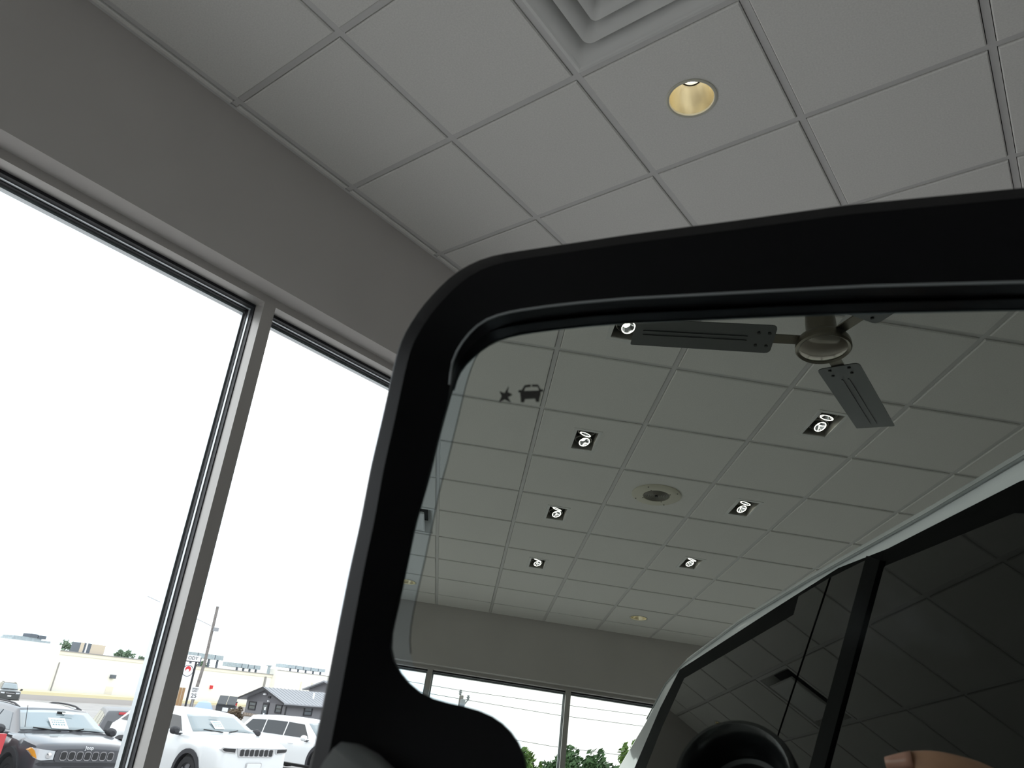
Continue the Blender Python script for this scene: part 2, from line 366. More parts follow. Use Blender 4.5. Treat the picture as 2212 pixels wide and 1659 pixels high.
# ------------------------------------------------------------------ SUV builder
def suv(name, loc, yaw, label, paint, L=4.4, Wd=1.82, zr=1.60, zb=1.08, xc=1.05, zc=1.08, zn=.95, xwt=.30, xrt=-1.75, xrb=-2.1, wb=2.64, rw=.35,
        hb=.74, hr=.56, group=None, front=None, windshield='windshield', sides='sideglass', roofline=None, polys=None, rails=True, mirrors=True, cladding=True, side_mirror_mat=None, rear=None, cat='car', sill=.30):
    root = empty(name, loc, yaw, label, cat, group)
    hw0 = Wd / 2
    def hw(x):
        x0 = L / 2 - .75; t = max(0, (abs(x) - x0) / .75); tt = min(1, max(0, (abs(x) - L / 2 + .14) / .14)); return hw0 * (1 - .13 * t ** 2.4 - .13 * (1 - math.sqrt(max(0, 1 - tt * tt))))
    def zs(x):
        if x >= xc: t = (x - xc) / (L / 2 - xc); tt = min(1, max(0, (x - L / 2 + .14) / .14)); return zc - .03 + (zn - zc + .03) * t ** 1.6 - .07 * (1 - math.sqrt(max(0, 1 - tt * tt)))
        if x < xrb: return zb - .03
        return zb + (zc - zb - .03) * max(0, x) / max(xc, .01) if x > 0 else zb
    xws = (wb / 2 - .02, -wb / 2 - .02); ra = rw + .07
    def zbot(x):
        z = sill
        for xw in xws:
            q = ra * ra - (x - xw) ** 2
            if q > 0: z = max(z, rw + math.sqrt(q))
        if abs(x) > L / 2 - .25: z = max(z, sill + .10 * (abs(x) - L / 2 + .25) / .25)
        return z
    xs = [-L / 2 + L * i / 90 for i in range(91)] + [s_ * (L / 2 - .14 * q) for s_ in (-1, 1) for q in (.003, .02, .06, .13, .22)]
    xs = sorted(xs)
    loops = []
    for x in xs:
        w = hw(x); z1 = zs(x); z0 = min(zbot(x), z1 - .12); pts = []
        sec = [(.0, z0), (.90, z0), (.97, z0 + .03), (1.0, z0 + .45 * (z1 - z0)), (.99, z1 - .14 * (1 if z1 - z0 > .3 else .4)), (.955, z1 - .03), (.88, z1 + .012), (.5, z1 + .035), (.0, z1 + .045)]
        half = [(w * a, z) for a, z in sec]
        loops.append([Vector((x, y, z)) for y, z in half] + [Vector((x, -y, z)) for y, z in half[-2:0:-1]])
    m = MB().loft(loops, True, True, True); obj('body', m, paint, root, smooth=True, angle=40)
    # cabin
    if roofline is None:
        def roofline(x):
            if x > xwt: return zc + (zr - .06 - zc) * (xc - x) / (xc - xwt)
            mid = (xwt + xrt) / 2; r = zr - .05 * ((x - mid) / (xwt - mid)) ** 2
            if x >= xrt: return r
            return zb + (zr - .05 - zb) * max(0, (x - xrb)) / (xrt - xrb)
    def ys(z): return hb + (hr - hb) * (z - zb) / (zr - zb)
    n = 70; loops = []
    for i in range(n + 1):
        x = xrb + (xc - xrb) * i / n; z = max(roofline(x), zb + .02); zl = zb - .04
        half = [(hb + .02, zl), (ys(zb), zb), (ys(max(zb, z - .05)), max(zb, z - .05)), (ys(z) - .006, z - .012), (ys(z) - .035, z + .004), (ys(z) * .55, z + .02), (0, z + .028)]
        loops.append([Vector((x, y, zz)) for y, zz in half] + [Vector((x, -y, zz)) for y, zz in half[-2::-1]])
    m = MB().loft(loops, False)
    m.add(loops[0], [tuple(range(len(loops[0])))]); m.add(loops[-1], [tuple(range(len(loops[-1])))])
    obj('cabin', m, paint, root, smooth=True, angle=40)
    # windshield
    def roofy(x): return ys(roofline(x))
    m = MB(); rows = []
    for i in range(7):
        t = .06 + .86 * i / 6; x = xc + (xwt - xc) * t; z = roofline(x); y = ys(z) - .035
        rows.append([Vector((x + .012 + .0, -y + 2 * y * j / 8, z + .012 + .026 * (1 - (2 * j / 8 - 1) ** 2))) for j in range(9)])
    m.loft(rows, False); o = obj('windshield', m, MT[windshield], root, smooth=True)
    s_ = o.modifiers.new('thick', 'SOLIDIFY'); s_.thickness = .006; s_.offset = -1
    m = MB()
    for sy in (-1, 1):
        w = MB().tube([(xc + .02, sy * .08, zc + .03), (xc - .05, sy * .45 - .1, zc + .075)], .011, 6); obj('wiper', w, MT['black'], root)
    # side glass
    if polys is None:
        xa, xb_ = xc - .42, xrt + .12
        b1 = xb_ + (xa - xb_) * .60; b2 = xb_ + (xa - xb_) * .24
        zt = zr - .11; zl = zb + .04
        polys = [('side_window', [(b1 + .03, zl), (xa + .02, zl), (xwt - .06, zt - .02), (b1 + .03, zt)], sides, .012),
                 ('side_window', [(b2 + .03, zl), (b1 - .03, zl), (b1 - .03, zt), (b2 + .02, zt - .01)], sides, .012),
                 ('side_window', [(xrb + .20, zl + .02), (b2 - .03, zl), (b2 - .04, zt - .015), (xrt + .10, zt - .05)], sides, .012)]
    for s in (1, -1):
        for nm, poly, mt, off in polys:
            m = MB().prism(poly, lambda p: Vector((p[0], s * (ys(p[1]) + off), p[1])), lambda p: Vector((p[0], s * (ys(p[1]) - .03), p[1])))
            obj(nm, m, MT[mt], root)
        if rails:
            pts = [(x, s * (ys(zr) - .05), roofline(x) + .030 - (.03 if k in (0, 6) else 0)) for k, x in enumerate([xrt + .1 + (xwt - .15 - xrt - .1) * j / 6 for j in range(7)])]
            obj('roof_rail', MB().tube(pts, .016, 8), MT['clad'], root)
        if mirrors:
            c = Vector((xc - .34, s * (hw0 + .10), zb + .05)); m = MB()
            prof = [(-.055, .045, .05), (-.04, .095, .075), (.0, .115, .085), (.06, .10, .075), (.10, .05, .04)]
            loops = []
            for dx, ry, rz in prof: loops.append([c + Vector((dx, ry * cos(2 * pi * j / 14), rz * (abs(sin(2 * pi * j / 14)) ** .8) * (1 if sin(2 * pi * j / 14) >= 0 else -1))) for j in range(14)])
            m.loft(loops, True, True, True); mo = obj('side_mirror', m, side_mirror_mat or MT['clad'], root, smooth=True)
            obj('mirror_foot', MB().box((c.x - .02, min(s * (hb), s * (hw0 + .05)), zb - .04), (c.x + .05, max(s * hb, s * (hw0 + .05)), zb + .0)), MT['clad'], mo)
        for xd in (xc - .95, xc - 1.95):
            obj('door_handle', MB().tube([(xd - .10, s * (hw0 - .02), zb - .135), (xd - .08, s * (hw0 + .022), zb - .135), (xd + .08, s * (hw0 + .022), zb - .135), (xd + .10, s * (hw0 - .02), zb - .135)], .012, 8), paint, root, smooth=True)
        for xw in xws:
            if cladding:
                A = []; Bq = []
                for j in range(15):
                    t = pi * (j / 14) * 1.1 - .05 * pi
                    A.append((xw + (ra + .07) * cos(t), rw + (ra + .07) * sin(t))); Bq.append((xw + (ra - .02) * cos(t), rw + (ra - .02) * sin(t)))
                def yy(p, o): return Vector((p[0], s * (hw(p[0]) + o), max(p[1], .2)))
                m = MB().loft([[yy(p, -.10) for p in A], [yy(p, .012) for p in A], [yy(p, .012) for p in Bq], [yy(p, -.10) for p in Bq]], False)
                obj('wheel_arch', m, MT['clad'], root)
            Mx = Matrix.Translation((xw, s * (hw0 - .135), rw)) @ Matrix.Rotation(-s * pi / 2, 4, 'X')
            m = MB().lathe([(rw * .62, -.11), (rw * .93, -.115), (rw, -.08), (rw, .08), (rw * .93, .115), (rw * .66, .11), (rw * .62, .09)], 32, (0, 0, 0), Mx)
            tw = obj('wheel', m, MT['tyre'], root, smooth=True)
            m = MB().lathe([(rw * .64, .10), (rw * .60, .07), (rw * .2, .075), (.03, .085)], 24, (0, 0, 0), Mx, cap1=True)
            for k in range(5):
                a = 2 * pi * k / 5; R5 = Mx @ Matrix.Rotation(a, 4, 'Z'); m.box((.04, -.03, .07), (rw * .62, .03, .098), R5)
            obj('rim', m, MT['rim'], tw, smooth=True, angle=30)
    obj('underbody', MB().box((-L / 2 + .15, -hw0 * .78, sill - .08), (L / 2 - .15, hw0 * .78, sill + .45)), MT['black'], root)
    if front:
        globals()['PLATE_HW'] = hw
        front(root, L, hw0, zn, hw)
    if rear: rear(root, L, hw0, zb, zr, xrb, xrt, ys)
    return root

PLATE_HW = None
def plate(poly, x0, th, bulge=0.0):
    """front plate from a convex (y,z) polygon, cut in strips that follow the rounded nose of the car"""
    def rec(y):
        lo_, hi_ = 0.0, .8
        if PLATE_HW(x0) >= abs(y): return 0
        for _ in range(24):
            m_ = (lo_ + hi_) / 2
            if PLATE_HW(x0 - m_) < abs(y): lo_ = m_
            else: hi_ = m_
        return hi_
    y0 = min(p[0] for p in poly); y1 = max(p[0] for p in poly); n = max(4, int((y1 - y0) / .025)); n = min(n, 40); F_ = []; B_ = []
    for i in range(n + 1):
        y = y0 + (y1 - y0) * i / n; yy = min(max(y, y0 + 1e-5), y1 - 1e-5); zz = []
        for (ya, za), (yb, zb_) in zip(poly, poly[1:] + poly[:1]):
            if (ya - yy) * (yb - yy) <= 0 and abs(ya - yb) > 1e-9: zz.append(za + (zb_ - za) * (yy - ya) / (yb - ya))
        r = rec(y); F_.append((Vector((x0 + th - r, y, min(zz))), Vector((x0 + th - r, y, max(zz))))); B_.append((Vector((x0 - .04 - r, y, min(zz))), Vector((x0 - .04 - r, y, max(zz)))))
    return MB().loft([[f[0], f[1], b_[1], b_[0]] for f, b_ in zip(F_, B_)], True, True, True)
def rrect(y0, y1, z0, z1, r=.02, n=3):
    P = []
    for cy_, cz_, a0 in ((y1 - r, z1 - r, 0), (y0 + r, z1 - r, pi / 2), (y0 + r, z0 + r, pi), (y1 - r, z0 + r, 1.5 * pi)):
        for k in range(n + 1): t = a0 + pi / 2 * k / n; P.append((cy_ + r * cos(t), cz_ + r * sin(t)))
    return P
def text_obj(name, body, size, m, parent, Mx, ext=.002, align='CENTER'):
    c = bpy.data.curves.new(name, 'FONT'); c.body = body; c.size = size; c.extrude = ext; c.align_x = align; c.align_y = 'CENTER'; c.resolution_u = 3
    t = bpy.data.objects.new('lettering', c); COL.objects.link(t); bpy.context.view_layer.update()
    me = bpy.data.meshes.new_from_object(t.evaluated_get(bpy.context.evaluated_depsgraph_get())); bpy.data.objects.remove(t); bpy.data.curves.remove(c)
    me.materials.clear(); me.materials.append(m); o = bpy.data.objects.new(name, me); COL.objects.link(o); o.parent = parent; o.matrix_local = Mx; return o
FACE_X = Matrix(((0, 0, 1, 0), (1, 0, 0, 0), (0, 1, 0, 0), (0, 0, 0, 1)))      # text x->+y, y->+z, normal +x

def compass_front(root, L, hw0, zn, hw):
    x = L / 2
    obj('grille_panel', plate(rrect(-.54, .54, .74, .93, .05), x, .02, .12), MT['grey_paint'], root)
    for k in range(7):
        y = (k - 3) * .134
        o = obj('grille_slot', plate(rrect(y - .058, y + .058, .76, .91, .026), x, .032, .12), MT['smoke_chrome'], root)
        obj('grille_mesh', plate(rrect(y - .044, y + .044, .777, .893, .016), x, .037, .12), MT['darkgrille'], o)
    for s in (1, -1):
        h = obj('headlight', plate([(s * .56, .775), (s * .76, .76), (s * .83, .79), (s * .875, .88), (s * .85, .935), (s * .56, .905)], x, .035, .20), MT['headlamp'], root)
        obj('turn_signal', plate([(s * .80, .78), (s * .84, .81), (s * .88, .89), (s * .855, .94), (s * .825, .86)], x, .045, .20), MT['amber'], h)
        obj('projector', MB().lathe([(.05, 0), (.045, .02), (.0, .03)], 16, (0, 0, 0), Matrix.Translation((x + .03, s * .65, .84)) @ Matrix.Rotation(pi / 2, 4, 'Y')), MT['chrome'], h)
        f = obj('fog_light_bezel', plate([(s * .50, .50), (s * .72, .50), (s * .78, .60), (s * .74, .645), (s * .50, .62)], x, .02, .15), MT['chrome'], root)
        obj('fog_lamp', plate(rrect(min(s * .57, s * .69), max(s * .57, s * .69), .525, .60, .02), x, .03, .15), MT['darkgrille'], f)
    obj('lower_grille', plate([(-.48, .50), (.48, .50), (.44, .62), (.34, .655), (-.34, .655), (-.44, .62)], x, .02, .12), MT['darkgrille'], root)
    obj('bumper_strip', plate(rrect(-.78, .78, .675, .725, .02), x, .012, .15), MT['clad'], root)
    text_obj('emblem', 'Jeep', .085, MT['signwhite'], root, Matrix.Translation((x + .03, .0, .965)) @ FACE_X)
def gc_front(root, L, hw0, zn, hw):
    x = L / 2
    obj('grille_panel', plate([(-.50, 1.03), (.50, 1.03), (.44, .86), (-.44, .86)], x, .02, .10), MT['chrome'], root)
    for k in range(7):
        y = (k - 3) * .125
        o = obj('grille_slot', plate(rrect(y - .055, y + .055, .87, 1.02, .018), x, .03, .10), MT['chrome'], root)
        obj('grille_mesh', plate(rrect(y - .047, y + .047, .878, 1.012, .014), x, .036, .10), MT['darkgrille'], o)
    for s in (1, -1):
        h = obj('headlight', plate([(s * .52, .93), (s * .82, .955), (s * .87, 1.0), (s * .86, 1.04), (s * .52, 1.03)], x, .02, .22), MT['chrome'], root)
        obj('lamp_lens', plate([(s * .55, .945), (s * .80, .965), (s * .84, 1.0), (s * .83, 1.025), (s * .55, 1.018)], x, .028, .22), MT['darkgrille'], h)
        obj('fog_lamp', plate([(s * .60, .55), (s * .85, .60), (s * .85, .63), (s * .60, .60)], x, .02, .2), MT['darkgrille'], root)
    obj('licence_holder', plate(rrect(-.20, .20, .62, .75, .015), x, .02, .10), MT['chrome'], root)
    obj('licence_blank', plate(rrect(-.18, .18, .635, .735, .01), x, .026, .10), MT['white_paint'], root)
    obj('lower_grille', plate(rrect(-.62, .62, .48, .60, .03), x, .02, .12), MT['darkgrille'], root)
def plain_front(root, L, hw0, zn, hw):
    x = L / 2
    g = obj('grille', plate(rrect(-.42, .42, zn - .24, zn - .08, .03), x, .02, .1), MT['darkgrille'], root)
    obj('grille_bar', plate(rrect(-.38, .38, zn - .19, zn - .14, .015), x, .03, .1), MT['chrome'], g)
    for s in (1, -1):
        obj('headlight', plate([(s * .47, zn - .22), (s * .78, zn - .2), (s * .80, zn - .08), (s * .47, zn - .09)], x, .02, .2), MT['headlamp'], root)
    obj('licence_plate', plate(rrect(-.16, .16, zn - .46, zn - .35, .01), x, .025, .1), MT['signwhite'], root)

def price_sheet(root, loc, Mx, w=.30, h=.36, rows=((.72, 9), (.52, 7), (.3, 5))):
    p = obj('price_sheet', MB().box((-w / 2, -h / 2, -.001), (w / 2, h / 2, .001)), MT['paper'], root); p.matrix_local = Mx
    m = MB()
    for zf, n in rows:
        for i in range(n):
            x = -w * .4 + w * .8 * (i + .2) / n; m.box((x, -h / 2 + h * zf, .001), (x + w * .5 / n, -h / 2 + h * (zf + .11), .0025))
    obj('sheet_print', m, MT['ink'], p, kind='stuff')

def ws_frame(xc, zc, xwt, zwt, y, t, up=.02):
    """matrix of a sheet lying on the windshield at side offset y, fraction t up the glass"""
    p = Vector((xc + (xwt - xc) * t, y, zc + (zwt - zc) * t)); sl = Vector((xwt - xc, 0, zwt - zc)).normalized(); rt = Vector((0, 1, 0)); nn = rt.cross(sl)
    p += nn * up
    return Matrix(((rt.x, sl.x, nn.x, p.x), (rt.y, sl.y, nn.y, p.y), (rt.z, sl.z, nn.z, p.z), (0, 0, 0, 1)))

# ---- the showroom car that carries the mirror (the rest of it is seen in the mirror)
CARX, CARY = 3.62, -0.95
RL = [(-3.55, 1.22), (-3.423, 1.595), (-3.153, 1.745), (-3.027, 1.837), (-2.855, 1.870), (-2.39, 1.880), (-1.988, 1.866), (-1.577, 1.842), (-1.361, 1.834), (-1.15, 1.79), (-.55, 1.22)]
def car_roof(x):
    y = x + CARY
    for (a, za), (b_, zb_) in zip(RL, RL[1:]):
        if a <= y <= b_: return za + (zb_ - za) * (y - a) / (b_ - a)
    return 1.22
def cpoly(P): return [(y - CARY, z) for y, z in P]
polys = [('window_trim', cpoly([(-.72, 1.20), (-1.10, 1.62), (-1.25, 1.745), (-1.358, 1.765), (-1.666, 1.787), (-1.842, 1.812), (-2.143, 1.815), (-2.855, 1.818), (-2.969, 1.723), (-3.083, 1.561), (-3.25, 1.20)]), 'trimblack', .006),
         ('front_window', cpoly([(-.90, 1.24), (-1.22, 1.66), (-1.356, 1.72), (-1.652, 1.752), (-1.657, 1.751), (-1.727, 1.485), (-1.79, 1.24)]), 'glassblack', .012),
         ('door_pillar', cpoly([(-1.795, 1.24), (-1.735, 1.485), (-1.665, 1.765), (-1.715, 1.790), (-1.790, 1.477), (-1.85, 1.24)]), 'trimblack', .016),
         ('rear_window', cpoly([(-1.86, 1.24), (-1.80, 1.477), (-1.728, 1.787), (-1.852, 1.797), (-1.951, 1.535), (-2.06, 1.24)]), 'glassblack', .011),
         ('quarter_window', cpoly([(-2.07, 1.24), (-1.957, 1.535), (-1.86, 1.797), (-1.992, 1.800), (-1.999, 1.764), (-2.742, 1.772), (-2.842, 1.654), (-2.898, 1.548), (-3.0, 1.24)]), 'glassblack', .012)]
show = suv('car', (CARX, CARY, 0), pi / 2, 'white car with a big black side mirror, its tinted windows seen in that mirror', MT['white_paint'],
           L=5.0, Wd=1.98, zr=1.85, zb=1.20, xc=.40, zc=1.20, zn=1.05, xwt=-.2, xrt=-2.0, xrb=-2.6, wb=2.95, rw=.38, hb=.932, hr=.75, roofline=car_roof, polys=polys, rails=False, mirrors=False, cladding=False, windshield='sideglass', front=plain_front)

seam = [(CARX - (hbv := .932 + (.75 - .932) * (z - .026 - 1.20) / .65) + .0005, y, z - .030) for y, z in RL[2:-1]]
sm = MB().tube([Matrix.Rotation(-pi / 2, 4, 'Z') @ Matrix.Translation((-CARX, -CARY, 0)) @ Vector(p) for p in seam], .0024, 6); obj('roof_moulding', sm, MT['cap'], show)
# mirror coordinates: u to the right, v up, w towards the viewer
MF = Vector((2.283096, -0.804822, 1.333823)); MU = Vector((.936721, .350078, 0)); MV = Vector((-.025943, .069416, .997250)); MWv = Vector((.349115, -.934145, .074106))
def mp3(u, v, w): return MF + MU * u + MV * v + MWv * w
def scale_w(P, w0, w1, d=.2183):
    """same sight line from the viewer, moved from height w0 to w1 (used once to place the rims at their own depth)"""
    k = (d - w1) / (d - w0); return [(u * k, v * k) for u, v in P]
outer = [(-.1121, -.0047), (-.1121, .0030), (-.1123, .0147), (-.1127, .0297), (-.1130, .0489), (-.1128, .0626), (-.1133, .0817), (-.1129, .0994), (-.1128, .1143), (-.1127, .1238), (-.1119, .1314), (-.1094, .1381), (-.1066, .1443), (-.1010, .1526), (-.0964, .1580), (-.0898, .1626), (-.0830, .1649), (-.0751, .1657), (-.0332, .1688), (.0054, .1707), (.0375, .1726), (.0865, .1726),
         (.13, .172), (.15, .16), (.158, .13), (.158, .0), (.15, -.08), (.13, -.09), (-.08, -.09), (-.105, -.08), (-.112, -.05)]
glassL = [(-.0555, -.01), (-.0568, .0017), (-.0589, .0062), (-.0618, .0096), (-.0665, .0129), (-.0717, .0148), (-.0791, .0157), (-.0879, .0165), (-.0934, .0185), (-.0973, .0211), (-.1015, .0249), (-.1041, .0295), (-.1045, .0343), (-.1038, .0443), (-.1030, .0694), (-.1010, .0861), (-.1, .1005), (-.098, .1191), (-.097, .128), (-.0928, .1338), (-.0881, .1385), (-.0834, .1413), (-.0762, .1433), (-.0604, .1447), (-.0486, .1453), (-.0328, .1456), (-.011, .1452), (.0118, .1448), (.0403, .1442), (.0862, .1419),
          (.12, .139), (.130, .125), (.132, .05), (.128, -.04), (.115, -.06), (0, -.065), (-.045, -.06), (-.052, -.04)]
lineL = [(-.0930, .1219), (-.0914, .126), (-.0889, .1313), (-.0858, .1363), (-.0817, .1402), (-.0754, .1425), (-.0569, .1439), (-.0334, .1455), (.0044, .147), (.0391, .1463), (.0837, .1457)]
def radial(P, n=180, c=(0.0, .085)):
    """resample a closed star-shaped outline by angle around c"""
    out = []
    for j in range(n):
        t = 2 * pi * j / n; dx, dy = cos(t), sin(t); best = None
        for (x0, y0), (x1, y1) in zip(P, P[1:] + P[:1]):
            x0 -= c[0]; y0 -= c[1]; x1 -= c[0]; y1 -= c[1]
            ex, ey = x1 - x0, y1 - y0; den = dx * ey - dy * ex
            if abs(den) < 1e-12: continue
            s = (x0 * ey - y0 * ex) / den; q = (x0 * dy - y0 * dx) / den
            if -1e-9 <= q <= 1 + 1e-9 and s > 0: best = s if best is None else max(best, s)
        out.append(best)
    for _ in range(1): out = [(out[j - 1] + 2 * out[j] + out[(j + 1) % n]) / 4 for j in range(n)]
    return [(c[0] + r * cos(2 * pi * j / n), c[1] + r * sin(2 * pi * j / n)) for j, r in enumerate(out)]
g_at = lambda P, w0, w1: scale_w(P, w0, w1)
Lg = radial(glassL)
def lerp(A, B, t): return [(a[0] + (b_[0] - a[0]) * t, a[1] + (b_[1] - a[1]) * t) for a, b_ in zip(A, B)]
def shrink(P, k, c=(0.02, .05)): return [(c[0] + (u - c[0]) * k, c[1] + (v - c[1]) * k) for u, v in P]
WS, WFc = .006, .0115                       # depths of the outer edge and of the front face
Lo = radial(scale_w(outer, .02, WS))
def sst(x, a, b_): x = max(0, min(1, (x - a) / (b_ - a))); return x * x * (3 - 2 * x)
# the glass sits in a recess: its rim stands rim_h in front of the silver, deep along the top, shallow at the side
rim_h = [.0008 + .0066 * sst(v, .112, .146) for u, v in Lg]
rim3 = [mp3(u * (.2183 + h) / .2183, v * (.2183 + h) / .2183, h) for (u, v), h in zip(Lg, rim_h)]
rim0 = [mp3(u * (.2183 + h) / .2183, v * (.2183 + h) / .2183, 0) for (u, v), h in zip(Lg, rim_h)]
to3 = lambda P, w: [mp3(u, v, w) for u, v in P]
mid3 = lambda A, B, t: [a.lerp(b_, t) for a, b_ in zip(A, B)]
car_inv = Matrix.Rotation(-pi / 2, 4, 'Z') @ Matrix.Translation((-CARX, -CARY, 0))
def cobj(name, m, mt, parent, **k):
    """geometry given in room coordinates, parented below the car"""
    mi = car_inv
    m.v = [tuple(mi @ Vector(p)) for p in m.v]
    return obj(name, m, mt, parent, **k)
face_o = radial(scale_w([(u * .957 if u < 0 else u * .985, .085 + (v - .085) * .955) for u, v in outer], .02, WFc))
F3 = to3(face_o, WFc); O3 = to3(Lo, WS)
hs = MB()
hs.loft([to3(shrink(Lo, .35), -.10), to3(shrink(Lo, .72), -.085), to3(shrink(Lo, .90), -.05), to3(shrink(Lo, .965), -.015), O3, [p + MWv * .0006 for p in mid3(O3, F3, .15)], F3, mid3(F3, rim3, .5), rim3], True, True)
housing = cobj('mirror_housing', hs, MT['bezel'], show, smooth=True, angle=18, label='large black textured mirror housing')
il = MB().loft([rim3, [p - MWv * .0002 for p in rim3], rim0], True)
cobj('bezel_lip', il, MT['bezel_smooth'], housing, smooth=True, angle=60)
arc = [p + MWv * .0002 for (u, v), p in zip(Lg, rim3) if v > .118 and u < .12]
cobj('rim_highlight', MB().tube(arc, .0005, 8), MT['cap'], housing, smooth=True)  # added tube, paler than the bezel, draws the highlight along the rim edge
Lr = radial([(u, v) for u, v in [(-.0548, -.01), (-.0560, .0020), (-.0581, .0067), (-.0614, .0102), (-.0663, .0135), (-.0716, .0154), (-.0790, .0163), (-.0878, .0173), (-.0922, .0200), (-.0951, .0246), (-.0969, .0266), (-.0983, .0299), (-.0990, .0365), (-.0987, .0463), (-.0981, .0548), (-.0976, .0645), (-.0968, .0829), (-.0957, .0915), (-.0944, .1072), (-.0933, .1226), (-.0922, .13), (-.0903, .1368), (-.0870, .1405), (-.0762, .1428), (-.0604, .1442), (-.0328, .1451), (.0118, .1443), (.0862, .1414),
          (.118, .136), (.126, .123), (.128, .05), (.124, -.038), (.112, -.056), (0, -.061), (-.042, -.056), (-.048, -.038)]])
cobj('mirror_rim', MB().loft([to3(shrink(Lg, 1.06, (0, .085)), .0), to3(Lr, .0)], True), MT['mirror_ring'], housing)
gm = MB(); gm.add(to3(Lr, .0), [tuple(range(len(Lr)))]); cobj('mirror_glass', gm, MT['mirror'], housing)
ev = [(u, v) for u, v in Lr if u < 0 and .026 < v < .139]
edge = MB().loft([to3(ev, .00005), to3([(u + .0003, v) for u, v in ev], .00005)], False); cobj('glass_edge', edge, MT['trimblack'], housing)
# blind-spot symbol printed on the glass: a star burst and a car seen from behind
def flat(P, w=.0003): 
    return MB().prism(P, lambda p: mp3(p[0], p[1], w), lambda p: mp3(p[0], p[1], .00006))
cobj('star_symbol', flat([(-.0767, .1211), (-.0769, .1189), (-.0750, .1179), (-.0765, .1170), (-.0750, .1146), (-.0777, .1161), (-.0795, .1150), (-.0788, .1172), (-.0799, .1193), (-.0779, .1184)]), MT['icon'], housing)
cs = MB()
for P in ([(-.0718, .1191), (-.0706, .1190), (-.0653, .1190), (-.0648, .1193), (-.0646, .1177), (-.0649, .1160), (-.0649, .1147), (-.0660, .1148), (-.0664, .1161), (-.0702, .1160), (-.0703, .1147), (-.0714, .1147), (-.0716, .1162), (-.0720, .1180)],
          [(-.0717, .1193), (-.0707, .1213), (-.0686, .1216), (-.0685, .1209), (-.0704, .1207), (-.0710, .1190)], [(-.0680, .1215), (-.0658, .1214), (-.0645, .1193), (-.0652, .1190), (-.0660, .1208), (-.0680, .1209)],
          [(-.0728, .1193), (-.0719, .1195), (-.0717, .1187), (-.0727, .1187)], [(-.0649, .1196), (-.0637, .1192), (-.0638, .1188), (-.0647, .1187)]):
    q = flat(P); cs.add(q.v, q.f)
cobj('car_symbol', cs, MT['icon'], housing)
# rounded grey foot below the housing, and the arm to the door
ell = MB(); nr = 16; loops = []
for i in range(1, nr):
    t = pi * i / nr; loops.append([mp3(max(-.1066, -.108 + .030 * sin(t) * cos(2 * pi * j / 32)), -.030 + .033 * cos(t), .012 + .020 * sin(t) * sin(2 * pi * j / 32)) for j in range(32)])
ell.loft(loops, True, True, True); cobj('mirror_foot', ell, MT['cap'], housing, smooth=True, angle=50, label='glossy grey rounded piece at the lower edge')
arm = MB().tube([mp3(.13, -.02, -.04), (2.55, -.66, 1.27), (2.72, -.63, 1.22)], [.05, .045, .06], 12); cobj('mirror_arm', arm, MT['bezel'], housing, smooth=True)

# ------------------------------------------------------------------ photographer's camera and hand (seen in the mirror)
CM = Matrix(((RX.x, RD.x, RF.x, CAM.x), (RX.y, RD.y, RF.y, CAM.y), (RX.z, RD.z, RF.z, CAM.z), (0, 0, 0, 1)))    # x right, y down, z forward
dc = empty('digital_camera', label='black compact camera with a round lens, held up to the car mirror', cat='camera'); dc.matrix_world = CM
obj('lens_barrel', MB().lathe([(.0335, -.032), (.0335, -.012), (.0305, -.0115), (.0305, .0205), (.0296, .0228), (.0275, .0234), (.0262, .0224), (.0240, .0190), (.0228, .0120), (.0215, .0040), (.0205, -.004)], 56), MT['camring'], dc, smooth=True, angle=30)
obj('lens_ring', MB().lathe([(.0212, .0030), (.0190, .0022), (.0172, -.0005), (.0160, -.0040)], 48), MT['cambody'], dc, smooth=True, angle=30)
obj('lens_element', MB().lathe([(.0165, -.0060), (.012, -.0042), (.006, -.0032), (.0005, -.0028)], 40, cap1=True), MT['lens'], dc, smooth=True)
obj('camera_body', MB().box((-.040, -.0325, -.058), (.078, .0335, -.029)), MT['cambody'], dc, bevel=.005)
obj('grip', MB().box((.058, -.028, -.030), (.076, .030, -.022)), MT['cambody'], dc, bevel=.004)
obj('shutter_button', MB().lathe([(.007, 0), (.007, .003), (.005, .004)], 20, (0, 0, 0), Matrix.Translation((.058, -.0325, -.044)) @ Matrix.Rotation(pi / 2, 4, 'X'), cap1=True), MT['chrome'], dc)

def skin_chain(verts, edges, radii, name, m, sub=2):
    me = bpy.data.meshes.new(name); me.from_pydata(verts, edges, []); me.materials.append(m)
    o = bpy.data.objects.new(name, me); COL.objects.link(o)
    sk = o.modifiers.new('skin', 'SKIN'); sk.use_smooth_shade = True
    for v, r in zip(me.skin_vertices[0].data, radii): v.radius = (r, r) if not isinstance(r, tuple) else r
    me.skin_vertices[0].data[0].use_root = True
    s = o.modifiers.new('sub', 'SUBSURF'); s.levels = sub; s.render_levels = sub
    return o
person = empty('person', label='hand of the person taking the picture, one fingertip seen in the mirror', cat='person'); person.matrix_world = CM @ Matrix.Translation((.003, .0085, 0))
